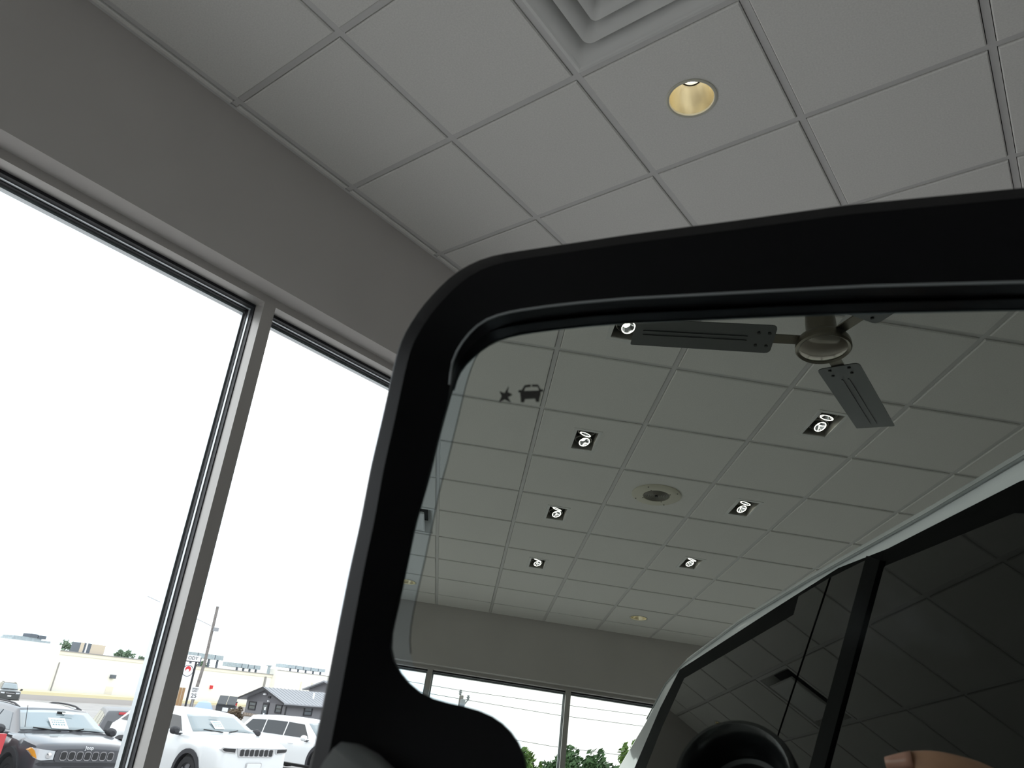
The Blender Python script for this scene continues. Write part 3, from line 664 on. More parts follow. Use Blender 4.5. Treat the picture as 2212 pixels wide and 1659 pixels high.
# palm and wrist behind the right side of the camera; forearm leads down and back
hv = [(.100, .052, -.105), (.098, .030, -.090), (.100, .010, -.080), (.104, .075, -.135), (.108, .110, -.180)]
he = [(0, 1), (1, 2), (0, 3), (3, 4)]; hrad = [.030, .032, .024, .026, .030]
def finger(pts, rad):
    i0 = len(hv); hv.extend(pts); hrad.extend(rad)
    he.append((2 if pts[0][1] < .02 else 1, i0))
    for k in range(len(pts) - 1): he.append((i0 + k, i0 + k + 1))
finger([(.1080, -.020, -.066), (.1140, -.0285, -.042), (.1005, -.0300, -.0195), (.0820, -.0335, -.0140), (.0680, -.0345, -.0165), (.0630, -.0345, -.0175)], [.0105, .0098, .0090, .0086, .0080, .0062])
finger([(.1120, .001, -.066), (.1180, -.004, -.040), (.1010, -.006, -.0130), (.0800, -.0075, -.0090), (.0640, -.008, -.0115)], [.0110, .0100, .0093, .0088, .0068])
finger([(.1120, .020, -.068), (.1170, .017, -.042), (.1000, .0145, -.0130), (.0800, .0125, -.0090), (.0650, .0115, -.0115)], [.0105, .0096, .0090, .0084, .0066])
finger([(.1100, .037, -.074), (.1140, .036, -.052), (.1000, .034, -.0160), (.0830, .0325, -.0110), (.0700, .0315, -.0130)], [.0095, .0086, .0080, .0076, .0060])
finger([(.078, .030, -.088), (.055, .016, -.084), (.034, .006, -.074), (.022, .002, -.070)], [.0135, .0120, .0108, .0080])
hand = skin_chain(hv, he, hrad, 'hand', MT['skin']); hand.parent = person
sl = MB().tube([(.105, .082, -.145), (.110, .118, -.190), (.125, .20, -.29), (.14, .27, -.38)], [.036, .042, .050, .055], 16); obj('sleeve', sl, MT['sleeve'], person, smooth=True)
nail = MB(); loops = []
for i in range(5):
    t = i / 4; loops.append([Vector((.0615 + .0125 * t, -.0345 + .0056 * sin(a) * (1 - .25 * (1 - t) ** 2), -.0175 + .0030 * t + .0070 * cos(a) + .0018)) for a in [(-1 + 2 * j / 6) * 1.0 for j in range(7)]])
nail.loft(loops, False); o = obj('finger_nail', nail, MT['nail'], person, smooth=True); s_ = o.modifiers.new('thick', 'SOLIDIFY'); s_.thickness = .0006

# ------------------------------------------------------------------ ceiling fixtures
def downlight(x, y, label):
    r = empty('downlight', (x, y, H), 0, label, 'light')
    obj('trim_ring', MB().lathe([(.0935, .001), (.0935, -.003), (.088, -.005), (.082, -.003), (.080, .004)], 48), MT['trim_dl'], r, smooth=True, angle=40)
    obj('reflector', MB().lathe([(.081, .001), (.074, .035), (.060, .075), (.042, .105)], 48), MT['reflector'], r, smooth=True)
    obj('lamp_collar', MB().lathe([(.044, .105), (.036, .106), (.036, .118)], 32), MT['black'], r)
    obj('lamp', MB().lathe([(.036, .116), (.0005, .114)], 32, cap1=True), MT['lamp_warm'], r)
    obj('lamp_can', MB().lathe([(.090, .004), (.090, .14), (.001, .14)], 24), MT['deck'], r)
    return r
downlight(2.5 * T, 1.5 * T, 'round recessed downlight glowing warm in the ceiling tile above the mirror')
downlight(6.5 * T, -13.5 * T, 'round recessed downlight by the rear wall, reflected between the car roof and wall')
downlight(2.5 * T, -13.5 * T, 'round recessed downlight by the rear wall, reflected at the mirror glass edge')

def twin(x, y, label=None):
    r = empty('twin_spotlight', (x, y, H), 0, label, 'light', 'twin spotlights in the showroom ceiling')
    m = MB(); o_ = [(-SX, -SY), (SX, -SY), (SX, SY), (-SX, SY)]; k = .021
    i_ = [(-SX + k, -SY + k), (SX - k, -SY + k), (SX - k, SY - k), (-SX + k, SY - k)]
    m.loft([[Vector((a, b_, z)) for a, b_ in P] for P, z in ((o_, .004), (o_, -.003), (i_, -.003), (i_, .004))], True)
    obj('trim_frame', m, MT['white_metal'], r)
    m = MB(); m.loft([[Vector((a, b_, z)) for a, b_ in i_] for z in (.003, .13)], True, False, True); obj('housing_box', m, MT['box_side'], r)
    for yy, tilt in ((.060, (-14, 14)), (-.056, (20, -16))):
        Mx = Matrix.Translation((0, yy, .036)) @ Matrix.Rotation(radians(tilt[1]), 4, 'Y') @ Matrix.Rotation(radians(tilt[0]), 4, 'X')
        g = obj('gimbal_ring', MB().lathe([(.050, -.003), (.053, -.003), (.053, .006), (.050, .006)], 28, (0, yy, .034)), MT['box_side'], r, smooth=True, angle=30)
        lb = obj('lamp_body', MB().lathe([(.0345, -.0225), (.0352, -.0235), (.0365, .0), (.032, .05), (.02, .065)], 24, (0, 0, 0), Mx, cap1=True), MT['lamp_body'], r, smooth=True, angle=30)
        obj('lamp_rim', MB().lathe([(.0308, -.0225), (.0328, -.0255), (.0345, -.0245), (.0345, -.0225)], 28, (0, 0, 0), Mx), MT['lamp_white'], lb)
        obj('lamp_reflector', MB().lathe([(.0308, -.0222), (.022, -.004), (.0125, .010)], 28, (0, 0, 0), Mx), MT['chrome'], lb, smooth=True)
        obj('lamp', MB().lathe([(.0130, .009), (.008, .002), (.0005, .0)], 20, (0, 0, 0), Mx, cap1=True), MT['lamp_white'], lb, smooth=True)
    return r
TL = ['twin spotlight reflected behind the left tip of the ceiling fan blade', 'twin spotlight reflected in the row below the car symbol, largest of its column',
      'twin spotlight reflected second down the column left of the round speaker', 'twin spotlight reflected lowest of its column near the rear wall, left one',
      'twin spotlight reflected just left of the lower fan blade', 'twin spotlight reflected to the right of the round ceiling speaker', 'twin spotlight reflected lowest of the right column beside the car roof']
proto = None
for (a, bb), lb in zip(SPOTS, TL):
    x, y = (a + .5) * T, (bb + .5) * T
    if proto is None: proto = twin(x, y, lb)
    else:
        c = copy_tree(proto); c.location = (x, y, H); c['label'] = lb
# the small real lamps inside the fittings
sp = empty('ceiling_speaker', (5.5 * T, -8.5 * T, H), 0, 'round ivory ceiling speaker with a mesh centre, reflected amid the twin spotlights', 'speaker')
obj('speaker_plate', MB().lathe([(.168, .0), (.168, -.006), (.160, -.011), (.092, -.012), (.090, -.008)], 56), MT['beige_metal'], sp, smooth=True, angle=40)
m = MB()
for k in range(7):
    r = .012 + k * .0115; m.lathe([(r, -.008), (r + .004, -.0115), (r + .008, -.008)], 40)
obj('speaker_grille', m, MT['grille_dark'], sp); obj('speaker_back', MB().lathe([(.092, -.008), (.001, -.008)], 40), MT['grille_dark'], sp)
obj('centre_boss', MB().lathe([(.010, -.008), (.010, -.016), (.001, -.018)], 16), MT['black'], sp)
for k in range(4):
    for rr in (.150, .098):
        t = radians(35 + 90 * k); obj('screw', MB().lathe([(.0045, -.011), (.0045, -.0135), (.001, -.014)], 10, (rr * cos(t), rr * sin(t), 0)), MT['screw'], sp)

# louvred supply diffuser beside the downlight
df = empty('air_diffuser', (2.5 * T, .5 * T, H), 0, 'white square louvred air diffuser at the top edge of the photo', 'air vent')
def sq(r, z, rr=.0): return [Vector((sx * r, sy * r, z)) for sx, sy in ((-1, -1), (1, -1), (1, 1), (-1, 1))]
hs_ = TS / 2 + .003
obj('diffuser_frame', MB().loft([sq(hs_, DZ + .010), sq(hs_, .004), sq(hs_ - .012, .002), sq(hs_ - .020, .004)], True), MT['white_metal'], df)
def sqr(r, z, k=.14):
    q = r * k; P = []
    for cx_, cy_, a0 in ((1, 1, 0), (-1, 1, pi / 2), (-1, -1, pi), (1, -1, 1.5 * pi)):
        for j in range(5): t = a0 + pi / 2 * j / 4; P.append(Vector((cx_ * (r - q) + q * cos(t), cy_ * (r - q) + q * sin(t), z)))
    return P
lo = hs_ - .018
for k in range(4):
    r0 = lo - k * .066
    obj('louvre', MB().loft([sqr(r0, .004 + .004 * k, .01 if k == 0 else .14), sqr(r0 - .018, .008 + .004 * k), sqr(r0 - .040, .022 + .004 * k), sqr(r0 - .058, .050 + .004 * k), sqr(r0 - .066, .085)], True), MT['white_metal'], df, smooth=True, angle=50)
obj('centre_plate', MB().loft([sq(.03, .05), sq(.03, .02), sq(.002, .018)], True), MT['white_metal'], df)
# plaque diffuser reflected at the left edge of the glass
pq = empty('plaque_diffuser', (2.5 * T, -10.5 * T, H), 0, 'square plaque air diffuser reflected at the left edge of the mirror glass', 'air vent')
obj('diffuser_frame', MB().loft([sq(hs_, DZ + .010), sq(hs_, .003), sq(hs_ - .025, .002), sq(hs_ - .030, .012), sq(hs_ - .085, .09)], True), MT['white_metal'], pq)
obj('neck', MB().loft([sq(hs_ - .083, .089), sq(.01, .09)], True), MT['black'], pq)
obj('plaque', MB().loft([sq(.002, .012), sq(.185, .010), sq(.195, .004), sq(.200, -.012), sq(.190, -.016), sq(.17, -.012), sq(.002, -.008)], True), MT['white_metal'], pq)

# ceiling fan, seen only in the mirror
FZ = H - .40
fan = empty('ceiling_fan', (3.377, -2.777, FZ), 0, 'brushed nickel ceiling fan with three grey blades, reflected at the top of the mirror', 'fan')
obj('ceiling_canopy', MB().lathe([(.075, .40 ), (.075, .385), (.05, .345), (.016, .335)], 32), MT['fan_metal'], fan, smooth=True, angle=40)
obj('downrod', MB().lathe([(.016, .34), (.016, .16)], 20), MT['fan_metal'], fan, smooth=True)
obj('motor_housing', MB().lathe([(.018, .175), (.052, .17), (.056, .10), (.056, .055), (.062, .03), (.090, .022), (.099, .008), (.101, -.006), (.094, -.010)], 48), MT['fan_metal'], fan, smooth=True, angle=35)
obj('hub_cap', MB().lathe([(.101, -.004), (.101, -.018), (.095, -.024), (.086, -.019)], 48), MT['fan_metal'], fan, smooth=True, angle=35)
obj('hub_dome', MB().lathe([(.088, -.018), (.072, -.026), (.048, -.032), (.022, -.035), (.001, -.036)], 48), MT['fan_chrome'], fan, smooth=True)
PITCH = radians(-5)
for ang in (189.9, 312.3, 71.1):
    t = radians(ang); Mb = Matrix.Rotation(t, 4, 'Z') @ Matrix.Translation((0, 0, .012)) @ Matrix.Rotation(PITCH, 4, 'X')
    P = []
    w0, w1, r0, r1 = .080, .076, .180, .722
    for cx_, cy_, a0, q in ((r1 - .006, w1 - .006, 0, .006), (r0 + .02, w0 - .02, pi / 2, .02), (r0 + .02, -w0 + .02, pi, .02), (r1 - .006 - .018, -w1 + .006, 1.5 * pi, .006)):
        for j in range(4): s = a0 + pi / 2 * j / 3; P.append((cx_ + q * cos(s), cy_ + q * sin(s)))
    bl = obj('blade', MB().prism(P, lambda p: Mb @ Vector((p[0], p[1], .002)), lambda p: Mb @ Vector((p[0], p[1], -.002))), MT['fan_blade'], fan)
    rb = MB()
    for yy in (-.012, .012): rb.box((r0 + .10, yy - .003, -.0055), (r1 - .045, yy + .003, -.001), Mb)
    obj('blade_rib', rb, MT['fan_blade'], bl)
    obj('blade_iron', MB().box((.055, -.024, .003), (r0 + .085, .024, .008), Mb), MT['fan_metal'], bl)
    for xx in (r0 + .022, r0 + .062):
        for yy in (-.036, .036):
            obj('screw', MB().lathe([(.0065, -.001), (.0065, -.004), (.001, -.005)], 12, (0, 0, 0), Mb @ Matrix.Translation((xx, yy, -.001))), MT['screw'], bl)

# ------------------------------------------------------------------ outside: parked cars
def gz(x):
    if x < -26: return -1.30 + .0218 * (x + 26)
    if x < -14: return -.92 + .0317 * (x + 14)
    return -.92 + .0235 * (x + 14) if x < -1 else -.615
g = MB(); xs_ = [-260, -150, -100, -60, -26, -14, -6, -.5]
g.loft([[Vector((x, y, gz(min(x, -1.01)))) for y in (-160, -60, 0, 60, 160, 260)] for x in xs_], False)
obj('ground', g, MT['asphalt'], kind='structure')
g = MB().box((-.4, -58, -.66), (90, YR - .3, -.61)); obj('paved_ground', g, MT['asphalt'], kind='structure')
g = MB().box((-.4, -160, -.66), (90, -58, -.60)); obj('lawn_ground', g, MT['grass'], kind='structure')
g = MB().box((-.4, YF + .2, -.66), (90, 60, -.61)); obj('front_ground', g, MT['asphalt'], kind='structure')

c1 = suv('parked_suv', (-14.347, 6.182, -.917), radians(-1.5), 'dark grey SUV with seven chrome-ringed grille slots, nearest left window', MT['grey_paint'], rw=.37, zr=1.49, zb=1.06, xc=1.05, zc=1.10, zn=.97, xwt=.30, xrt=-1.7, xrb=-2.1, hb=.82, hr=.62, front=compass_front, sides='sideglass_light')
price_sheet(c1, None, ws_frame(1.05, 1.10, .30, 1.49, -.08, .28, .045), .30, .34)
price_sheet(c1, None, ws_frame(1.05, 1.10, .30, 1.49, .17, .68, .045), .22, .05, ())
obj('dash_mirror', MB().box((.46, .0, 1.36), (.50, .14, 1.43)), MT['black'], c1)
obj('antenna', MB().tube([(.95, -.66, 1.12), (.80, -.68, 1.52)], .006, 6), MT['black'], c1)
c2 = suv('parked_suv', (-15.3, 10.1, -.995), radians(.4), 'white SUV with a slim headlight and seven-slot grille behind the window mullion', MT['white_paint'], L=4.95, Wd=1.97, zr=1.63, zb=1.18, xc=1.20, zc=1.21, zn=1.06, xwt=.45, xrt=-1.78, xrb=-2.18, wb=2.96, rw=.39, hb=.88, hr=.66, front=gc_front, sides='sideglass', rails=False)
price_sheet(c2, None, ws_frame(1.20, 1.21, .45, 1.64, -.12, .30, .045), .26, .30)
price_sheet(c2, None, ws_frame(1.20, 1.21, .45, 1.64, -.05, .70, .045), .22, .05, ())
c3 = suv('parked_suv', (-18.09, 15.84, -1.06), radians(7.1), 'white SUV with dark tinted windows seen from the side behind the others', MT['white_paint'], L=5.0, Wd=1.95, zr=1.51, zb=.98, xc=1.15, zc=1.00, zn=.90, xwt=.45, xrt=-2.0, xrb=-2.4, wb=3.0, rw=.39, hb=.82, hr=.64, front=plain_front, rails=False, side_mirror_mat=MT['white_paint'])
def wagon_rear(root, L, hw0, zb, zr, xrb, xrt, ys):
    obj('rear_window', MB().add([Vector((xrb - .03, -.58, zb + .05)), Vector((xrb - .03, .58, zb + .05)), Vector((xrt - .035, .50, zr - .16)), Vector((xrt - .035, -.50, zr - .16))], [(0, 1, 2, 3)]), MT['sideglass'], root)
    obj('brake_light', MB().box((xrt - .06, -.30, zr - .11), (xrt - .01, .30, zr - .05)), MT['redlens'], root)
    for s in (1, -1): obj('tail_light', MB().box((-L / 2 - .02, s * .78 - .06, .85), (-L / 2 + .1, s * .78 + .06, 1.15)), MT['redlens'], root)
c4 = suv('parked_wagon', (-20.78, 11.07, -1.16), radians(158), 'grey wagon seen from behind with a red high brake light, between the two SUVs', MT['silver_paint'], L=4.7, Wd=1.9, zr=1.52, zb=.98, xc=1.1, zc=1.0, zn=.9, xwt=.3, xrt=-1.95, xrb=-2.2, rear=wagon_rear, rails=False)
c5 = suv('parked_suv', (-84.0, 31.9, gz(-84)), radians(-14), 'small dark SUV with a badge grille parked far off by the white warehouse', MT['dkgreen_paint'], L=4.8, Wd=1.93, zr=1.82, zb=1.2, xc=1.1, zc=1.22, zn=1.1, xwt=.4, xrt=-1.9, xrb=-2.2, wb=2.8, rw=.4, front=plain_front)
c6 = suv('parked_suv', (-14.4, 3.92, -.92), radians(179), 'dark red car just showing at the left edge beside the grey SUV', MT['red_paint'], L=4.5, Wd=1.85, zr=1.55, zb=1.05, xc=1.05, zc=1.08, zn=.95, front=plain_front, rear=wagon_rear, mirrors=False, rails=False)

# ------------------------------------------------------------------ outside: warehouse
WA = Vector((-111.1, 46.87, 0)); WD = Vector((-.2079, .9781, 0)).normalized(); WN = Vector((WD.y, -WD.x, 0))       # facade origin, direction, outward normal
WM = Matrix(((WD.x, -WN.x, 0, WA.x), (WD.y, -WN.y, 0, WA.y), (0, 0, 1, 0), (0, 0, 0, 1)))   # local: l along, d behind, z
def wob(name, m, mt, parent): return obj(name, m, mt, parent)
wh = empty('warehouse', label='long low white warehouse beyond the car park', cat='building'); wh.matrix_world = WM
wob('wall', MB().box((-.2, 0, -4), (42.8, 14, 2.75)), MT['cream'], wh)
wob('parapet', MB().box((-.2, -.12, 2.55), (42.8, 14, 3.02)), MT['cream_b'], wh)
wob('coping', MB().box((-.2, -.2, 2.98), (42.8, .1, 3.10)), MT['joint'], wh)
wob('wall', MB().box((-45, -.6, -4), (-.2, 14, 3.72)), MT['cream'], wh)
wob('wall', MB().box((42.8, -.9, -4), (95, 14, 4.0)), MT['cream'], wh)
wob('coping', MB().box((42.8, -1.0, 3.90), (95, -.8, 4.0)), MT['joint'], wh)
wob('downpipe', MB().box((40.9, -.25, -3.2), (41.2, 0, 2.6)), MT['joint'], wh)
wob('downpipe', MB().box((.1, -.75, -2.3), (.22, -.6, 1.55)), MT['joint'], wh)
for l in (50.0, 53.2): wob('downpipe', MB().box((l, -1.1, -2.8), (l + .2, -.9, 2.4)), MT['cream_b'], wh)
wob('wall_lamp', MB().box((9.0, -.5, .1), (9.7, 0, .6)), MT['hvac_d'], wh)
wob('wall_lamp', MB().box((28.4, -.4, -.2), (28.75, 0, .35)), MT['signred'], wh)
wob('door', MB().box((8.9, -.05, -3.2), (10.1, .05, -1.0)), MT['cream_b'], wh)
wob('kerb', MB().box((-40, -6, -2.42), (60, -.95, -2.05)), MT['curb'], wh)
wob('verge', MB().box((-40, -6, -4.6), (60, -.95, -2.42)), MT['concrete'], wh)
def hvac(name, boxes, label):
    r = empty(name, label=label, cat='roof unit'); r.matrix_world = WM @ Matrix.Translation((boxes[0][1], boxes[0][3], 0))
    o = Vector((boxes[0][1], boxes[0][3], 0))
    for nm, x0, x1, y0, y1, z0, z1, mt in boxes: obj(nm, MB().box(Vector((x0, y0, z0)) - o, Vector((x1, y1, z1)) - o), MT[mt], r)
    return r
hvac('rooftop_unit', [('cabinet', -7.2, -1.9, -.5, 2, 3.72, 3.98, 'hvac'), ('cabinet', -7.0, -3.2, -.4, 2, 3.98, 4.22, 'hvac'), ('fan_box', -5.0, -3.9, -.5, 1, 4.22, 4.66, 'hvac_d'), ('fan_box', -3.8, -2.7, -.5, 1, 4.16, 4.58, 'hvac_d')], 'grey rooftop unit with two fan boxes on the warehouse, far left')
r = hvac('rooftop_hut', [('louvre_wall', 3.0, 4.7, .1, 2, 3.1, 4.38, 'hvac_d'), ('hut_wall', 4.7, 7.0, .1, 2, 3.1, 4.36, 'beige_box'), ('louvre_post', 3.0, 3.5, .0, .1, 3.1, 4.38, 'beige_box'), ('louvre_post', 3.85, 4.05, .0, .1, 3.1, 4.38, 'signwhite')], 'beige rooftop hut with dark louvres on the warehouse')
def legged(l0, l1, z0, z1, label, drop=3.1, n=4, d=.25):
    bx_ = [('cabinet', l0, l1, d, d + 3, z0, z1, 'hvac')]
    for k in range(n):
        x = l0 + (l1 - l0) * (k + .5) / n; bx_.append(('leg', x - .12, x + .12, d + .1, d + .4, drop, z0, 'hvac_d'))
    for k in range(1, n): x = l0 + (l1 - l0) * k / n; bx_.append(('panel_seam', x - .05, x + .05, d - .05, d, z0, z1, 'hvac_d'))
    return hvac('rooftop_condenser', bx_, label)
legged(22.6, 30.2, 4.35, 5.1, 'long raised rooftop condenser behind the utility pole')
legged(33.3, 39.6, 3.6, 4.3, 'pale raised rooftop condenser over the dumpster')
legged(46.8, 58.2, 4.55, 5.15, 'rooftop condenser near the mirror edge, over the grey house', 4.0, 5)
hvac('rooftop_vent', [('pipe', 41.9, 42.3, .3, .7, 3.1, 4.4, 'hvac'), ('cowl', 41.7, 42.5, .2, .9, 4.4, 4.6, 'hvac')], 'thin rooftop vent pipe beside the warehouse step')
lp = empty('parking_lamp', label='thin lamp post standing on the skyline at the mullion', cat='lamp'); lp.matrix_world = WM @ Matrix.Translation((15.0, .4, 0))
obj('post', MB().tube([(0, 0, 3.0), (.1, 0, 4.9)], .05, 6), MT['hvac_d'], lp); obj('lamp_head', MB().box((0, -.1, 4.85), (.7, .1, 4.97)), MT['hvac_d'], lp)

# ------------------------------------------------------------------ outside: grey house
hs0 = empty('house', (-78.9, 61.6, -3.1), 0, 'small dark grey gabled house with a stone base and metal roof', 'building')
HX0, HX1 = -8.35, 0.0; HYD = 14; EZ = 2.62; RZ = 4.0
def hb_(nm, m, mt, p=None): return obj(nm, m, mt, p or hs0)
hb_('wall', MB().box((HX0, 0, -.5), (HX1, HYD, EZ)), MT['siding'])
mid = (HX0 + HX1) / 2
hb_('gable', MB().prism([(HX0, EZ - .25), (HX1, EZ - .25), (HX1, EZ), (mid, RZ - .12), (HX0, EZ)], lambda p: Vector((p[0], -.02, p[1])), lambda p: Vector((p[0], HYD, p[1]))), MT['gable'])
ov = .75
for s, x in ((-1, HX0 - ov), (1, HX1 + ov)):
    k = (RZ - EZ) / (HX1 - mid); ze = EZ - ov * k
    rf = hb_('roof', MB().prism([(x, ze), (x, ze + .14), (mid, RZ + .10), (mid, RZ - .04)], lambda p: Vector((p[0], -1.0, p[1])), lambda p: Vector((p[0], HYD + 1, p[1]))), MT['roof'])
    hb_('fascia', MB().prism([(x, ze - .02), (x, ze + .17), (mid, RZ + .13), (mid, RZ - .06)], lambda p: Vector((p[0], -1.08, p[1])), lambda p: Vector((p[0], -1.0, p[1]))), MT['dktrim'], rf)
    if s > 0:
        for j in range(0, 40): 
            y = -.7 + j * .6
            if j < 16: hb_('roof_seam', MB().prism([(x, ze + .13), (x, ze + .18), (mid, RZ + .15), (mid, RZ + .10)], lambda p: Vector((p[0], y, p[1])), lambda p: Vector((p[0], y + .05, p[1]))), MT['roof'], rf)
hb_('roof_vent', MB().tube([(-1.6, 5.2, 3.2), (-1.6, 5.2, 4.0)], .12, 8), MT['signwhite'])
hb_('gutter', MB().box((HX1 + .55, -1, EZ - .45), (HX1 + .75, HYD, EZ - .25)), MT['dktrim'])
hb_('downpipe', MB().box((HX1 + .0, -.15, 0), (HX1 + .15, 0, EZ - .3)), MT['dktrim'])
def hwin(x0, x1, z0, z1, y=0, side=False):
    def B(m, a0, a1, zz0, zz1, o0, o1):
        if side: m.box((HX1 + o0, a0, zz0), (HX1 + o1, a1, zz1))
        else: m.box((a0, -o1, zz0), (a1, -o0, zz1))
        return m
    f = MB(); t = .14
    B(f, x0, x1, z0, z0 + t, 0, .10); B(f, x0, x1, z1 - t, z1, 0, .10); B(f, x0, x0 + t, z0 + t, z1 - t, 0, .10); B(f, x1 - t, x1, z0 + t, z1 - t, 0, .10); B(f, x0 + t, x1 - t, (z0 + z1) / 2 - .05, (z0 + z1) / 2 + .05, 0, .08)
    w = hb_('window', f, MT['dktrim']); p = MB(); B(p, x0 + t, x1 - t, z0 + t, z1 - t, 0, .04); hb_('pane', p, MT['winglass'], w)
hwin(-7.72, -6.15, 1.27, 2.28); hwin(-2.1, -.78, 1.28, 2.28); hwin(2.75, 4.1, 1.25, 2.30, side=True)
dr = hb_('door', MB().box((-4.65, -.12, -.3), (-3.45, 0, 2.30)), MT['dktrim'])
hb_('door_glass', MB().box((-4.45, -.14, .3), (-3.65, -.11, 2.05)), MT['winglass'], dr)
for k, (a, z) in enumerate(((-4.15, 1.45), (-4.2, .75))): hb_('door_notice', MB().box((a, -.16, z), (a + .3, -.13, z + .35)), MT['signwhite'], dr)
hb_('gable_lamp', MB().lathe([(.001, .25), (.22, .15), (.25, 0), (.001, -.05)], 12, (mid - .3, -.25, 3.2)), MT['signwhite'])
hb_('gable_vent', MB().box((mid + .25, -.12, 2.85), (mid + .75, 0, 3.1)), MT['dktrim'])
hb_('door_lamp', MB().box((-3.75, -.25, 2.45), (-3.45, 0, 2.6)), MT['signwhite'])
st = MB()
for (sx0, sx1) in ((HX0 - .15, -4.75), (-3.35, HX1 + .1)):
    x = sx0; rows_ = 4
    for r_ in range(rows_):
        x = sx0
        while x < sx1 - .05:
            w = min(random.uniform(.28, .6), sx1 - x); z = -.55 + r_ * .36; o = random.uniform(.12, .24)
            st.loft([[Vector((x + .02, -.02, z + .02)), Vector((x + w - .02, -.02, z + .02)), Vector((x + w - .02, -.02, z + .34)), Vector((x + .02, -.02, z + .34))], [Vector((x + .03, -o + .04, z + .03)), Vector((x + w - .03, -o + .04, z + .03)), Vector((x + w - .03, -o + .04, z + .33)), Vector((x + .03, -o + .04, z + .33))], [Vector((x + .08, -o, z + .08)), Vector((x + w - .08, -o, z + .08)), Vector((x + w - .08, -o, z + .28)), Vector((x + .08, -o, z + .28))]], True, False, True)
            x += w
    hb_('mortar_backing', MB().box((sx0, -.06, -.55), (sx1, 0, .88)), MT['mortar'])
obj('stone_base', st, MT['stone'], hs0, kind='stuff')

h2 = empty('house', (-87.5, 78.0, -3.1), 0, 'second grey roof behind the house, cut off by the mirror edge', 'building')
obj('wall', MB().box((-8, 0, -.5), (0, 14, 4.35)), MT['siding'], h2)
for s, x in ((-1, -8.7), (1, .7)):
    rf = obj('roof', MB().prism([(x, 4.15), (x, 4.32), (-4, 5.75), (-4, 5.55)], lambda p: Vector((p[0], -.8, p[1])), lambda p: Vector((p[0], 14.8, p[1]))), MT['roof'], h2)
obj('gable', MB().prism([(-8, 4.3), (0, 4.3), (-4, 5.55)], lambda p: Vector((p[0], -.02, p[1])), lambda p: Vector((p[0], 14, p[1]))), MT['gable'], h2)
# ------------------------------------------------------------------ outside: pole, signs, bins, plants
up = empty('utility_pole', (-71.4, 44.5, gz(-71.4)), 0, 'bare wooden utility pole rising in front of the warehouse', 'pole')
zt = 7.97 - gz(-71.4)
obj('pole', MB().tube([(-.35, -.2, -.2), (.1, -.05, zt * .5), (.45, -.33, zt + .4)], [.17, .16, .15], 10), MT['wood_pole'], up, smooth=True)
obj('pole_clamp', MB().box((.25, -.25, zt * .80), (.75, .25, zt * .80 + .35)), MT['insul'], up)
obj('service_wire', MB().tube([(.5, 0, zt * .83), (-1.6, -1.0, zt * .90), (-6.5, -4.5, zt * 1.08)], .025, 5), MT['wire'], up)
VX = Vector((.62, .785, 0)).normalized(); VN = Vector((.785, -.62, 0))   # sign faces look back at the showroom
def face(loc): return Matrix(((VX.x, 0, VN.x, loc[0]), (VX.y, 0, VN.y, loc[1]), (0, 1, 0, loc[2]), (0, 0, 0, 1)))
ss = empty('speed_limit_sign', (-70.75, 43.8, -.25), 0, 'white speed limit 25 sign on the utility pole', 'sign')
F = face((0, 0, 0)); FL = lambda x0, x1, y0, y1, z0, z1: MB().box((x0, y0, z0), (x1, y1, z1), F)
obj('sign_plate', FL(-.42, .42, -.42, .72, -.03, .0), MT['signwhite'], ss)
text_obj('sign_number', '25', .56, MT['signblack'], ss, F @ Matrix.Translation((0, -.12, .01)), .01)
text_obj('sign_text', 'SPEED\nLIMIT', .22, MT['signblack'], ss, F @ Matrix.Translation((0, .42, .01)), .01)
obj('sign_post', FL(-.05, .05, -1.9, .3, -.12, -.04), MT['insul'], ss)
py = empty('pylon_sign', (-66.9, 40.45, -2.15), 0, 'white roadside sign ending in ODY above a red round emblem and brown slats', 'sign')
obj('sign_box', FL(-1.9, .62, 4.88, 5.40, -.25, 0), MT['signwhite'], py)
obj('sign_frame', FL(-1.95, .67, 4.80, 4.88, -.28, .03), MT['signblack'], py)
text_obj('sign_text', 'ODY', .42, MT['signblack'], py, F @ Matrix.Translation((-.02, 5.14, .01)), .01)
obj('emblem_panel', FL(-1.9, .25, 3.25, 4.65, -.2, 0), MT['signwhite'], py)
obj('emblem_ring', MB().lathe([(.50, 0), (.50, .02), (.46, .02), (.46, 0)], 32, (0, 0, 0), F @ Matrix.Translation((-.22, 4.0, 0))), MT['signblack'], py)
obj('emblem', MB().lathe([(.25, 0), (.25, .03), (.001, .03)], 24, (0, 0, 0), F @ Matrix.Translation((-.22, 4.16, 0))), MT['signred'], py)
obj('emblem_centre', MB().lathe([(.14, .03), (.14, .05), (.001, .05)], 20, (0, 0, 0), F @ Matrix.Translation((-.24, 4.02, 0))), MT['signwhite'], py)
obj('sign_post', MB().tube([F @ Vector((.33, 4.9, -.1)), F @ Vector((.33, .0, -.1))], .10, 8), MT['signblack'], py)
for k in range(7): obj('slat', FL(-1.9 + k * .27, -1.9 + k * .27 + .24, .9, 2.5, -.12, -.02), MT['wood'], py)
dm = empty('dumpster', (-75.0, 50.6, gz(-75)), 0, 'dark steel dumpster with slanted open lids left of the grey house', 'dumpster')
obj('bin_body', MB().prism([(-.95, 0), (.95, 0), (1.0, 1.25), (-1.0, 1.25)], lambda p: F @ Vector((p[0], p[1], .8)), lambda p: F @ Vector((p[0], p[1], -.8))), MT['bin'], dm)
for k in (-1, 0): obj('lid', MB().prism([(1.0, 1.25), (1.0, 1.35), (-.75, 2.15), (-.75, 2.05)], lambda p: F @ Vector((k * .98 + .03, p[1], p[0])), lambda p: F @ Vector((k * .98 + .95, p[1], p[0]))), MT['bin'], dm)
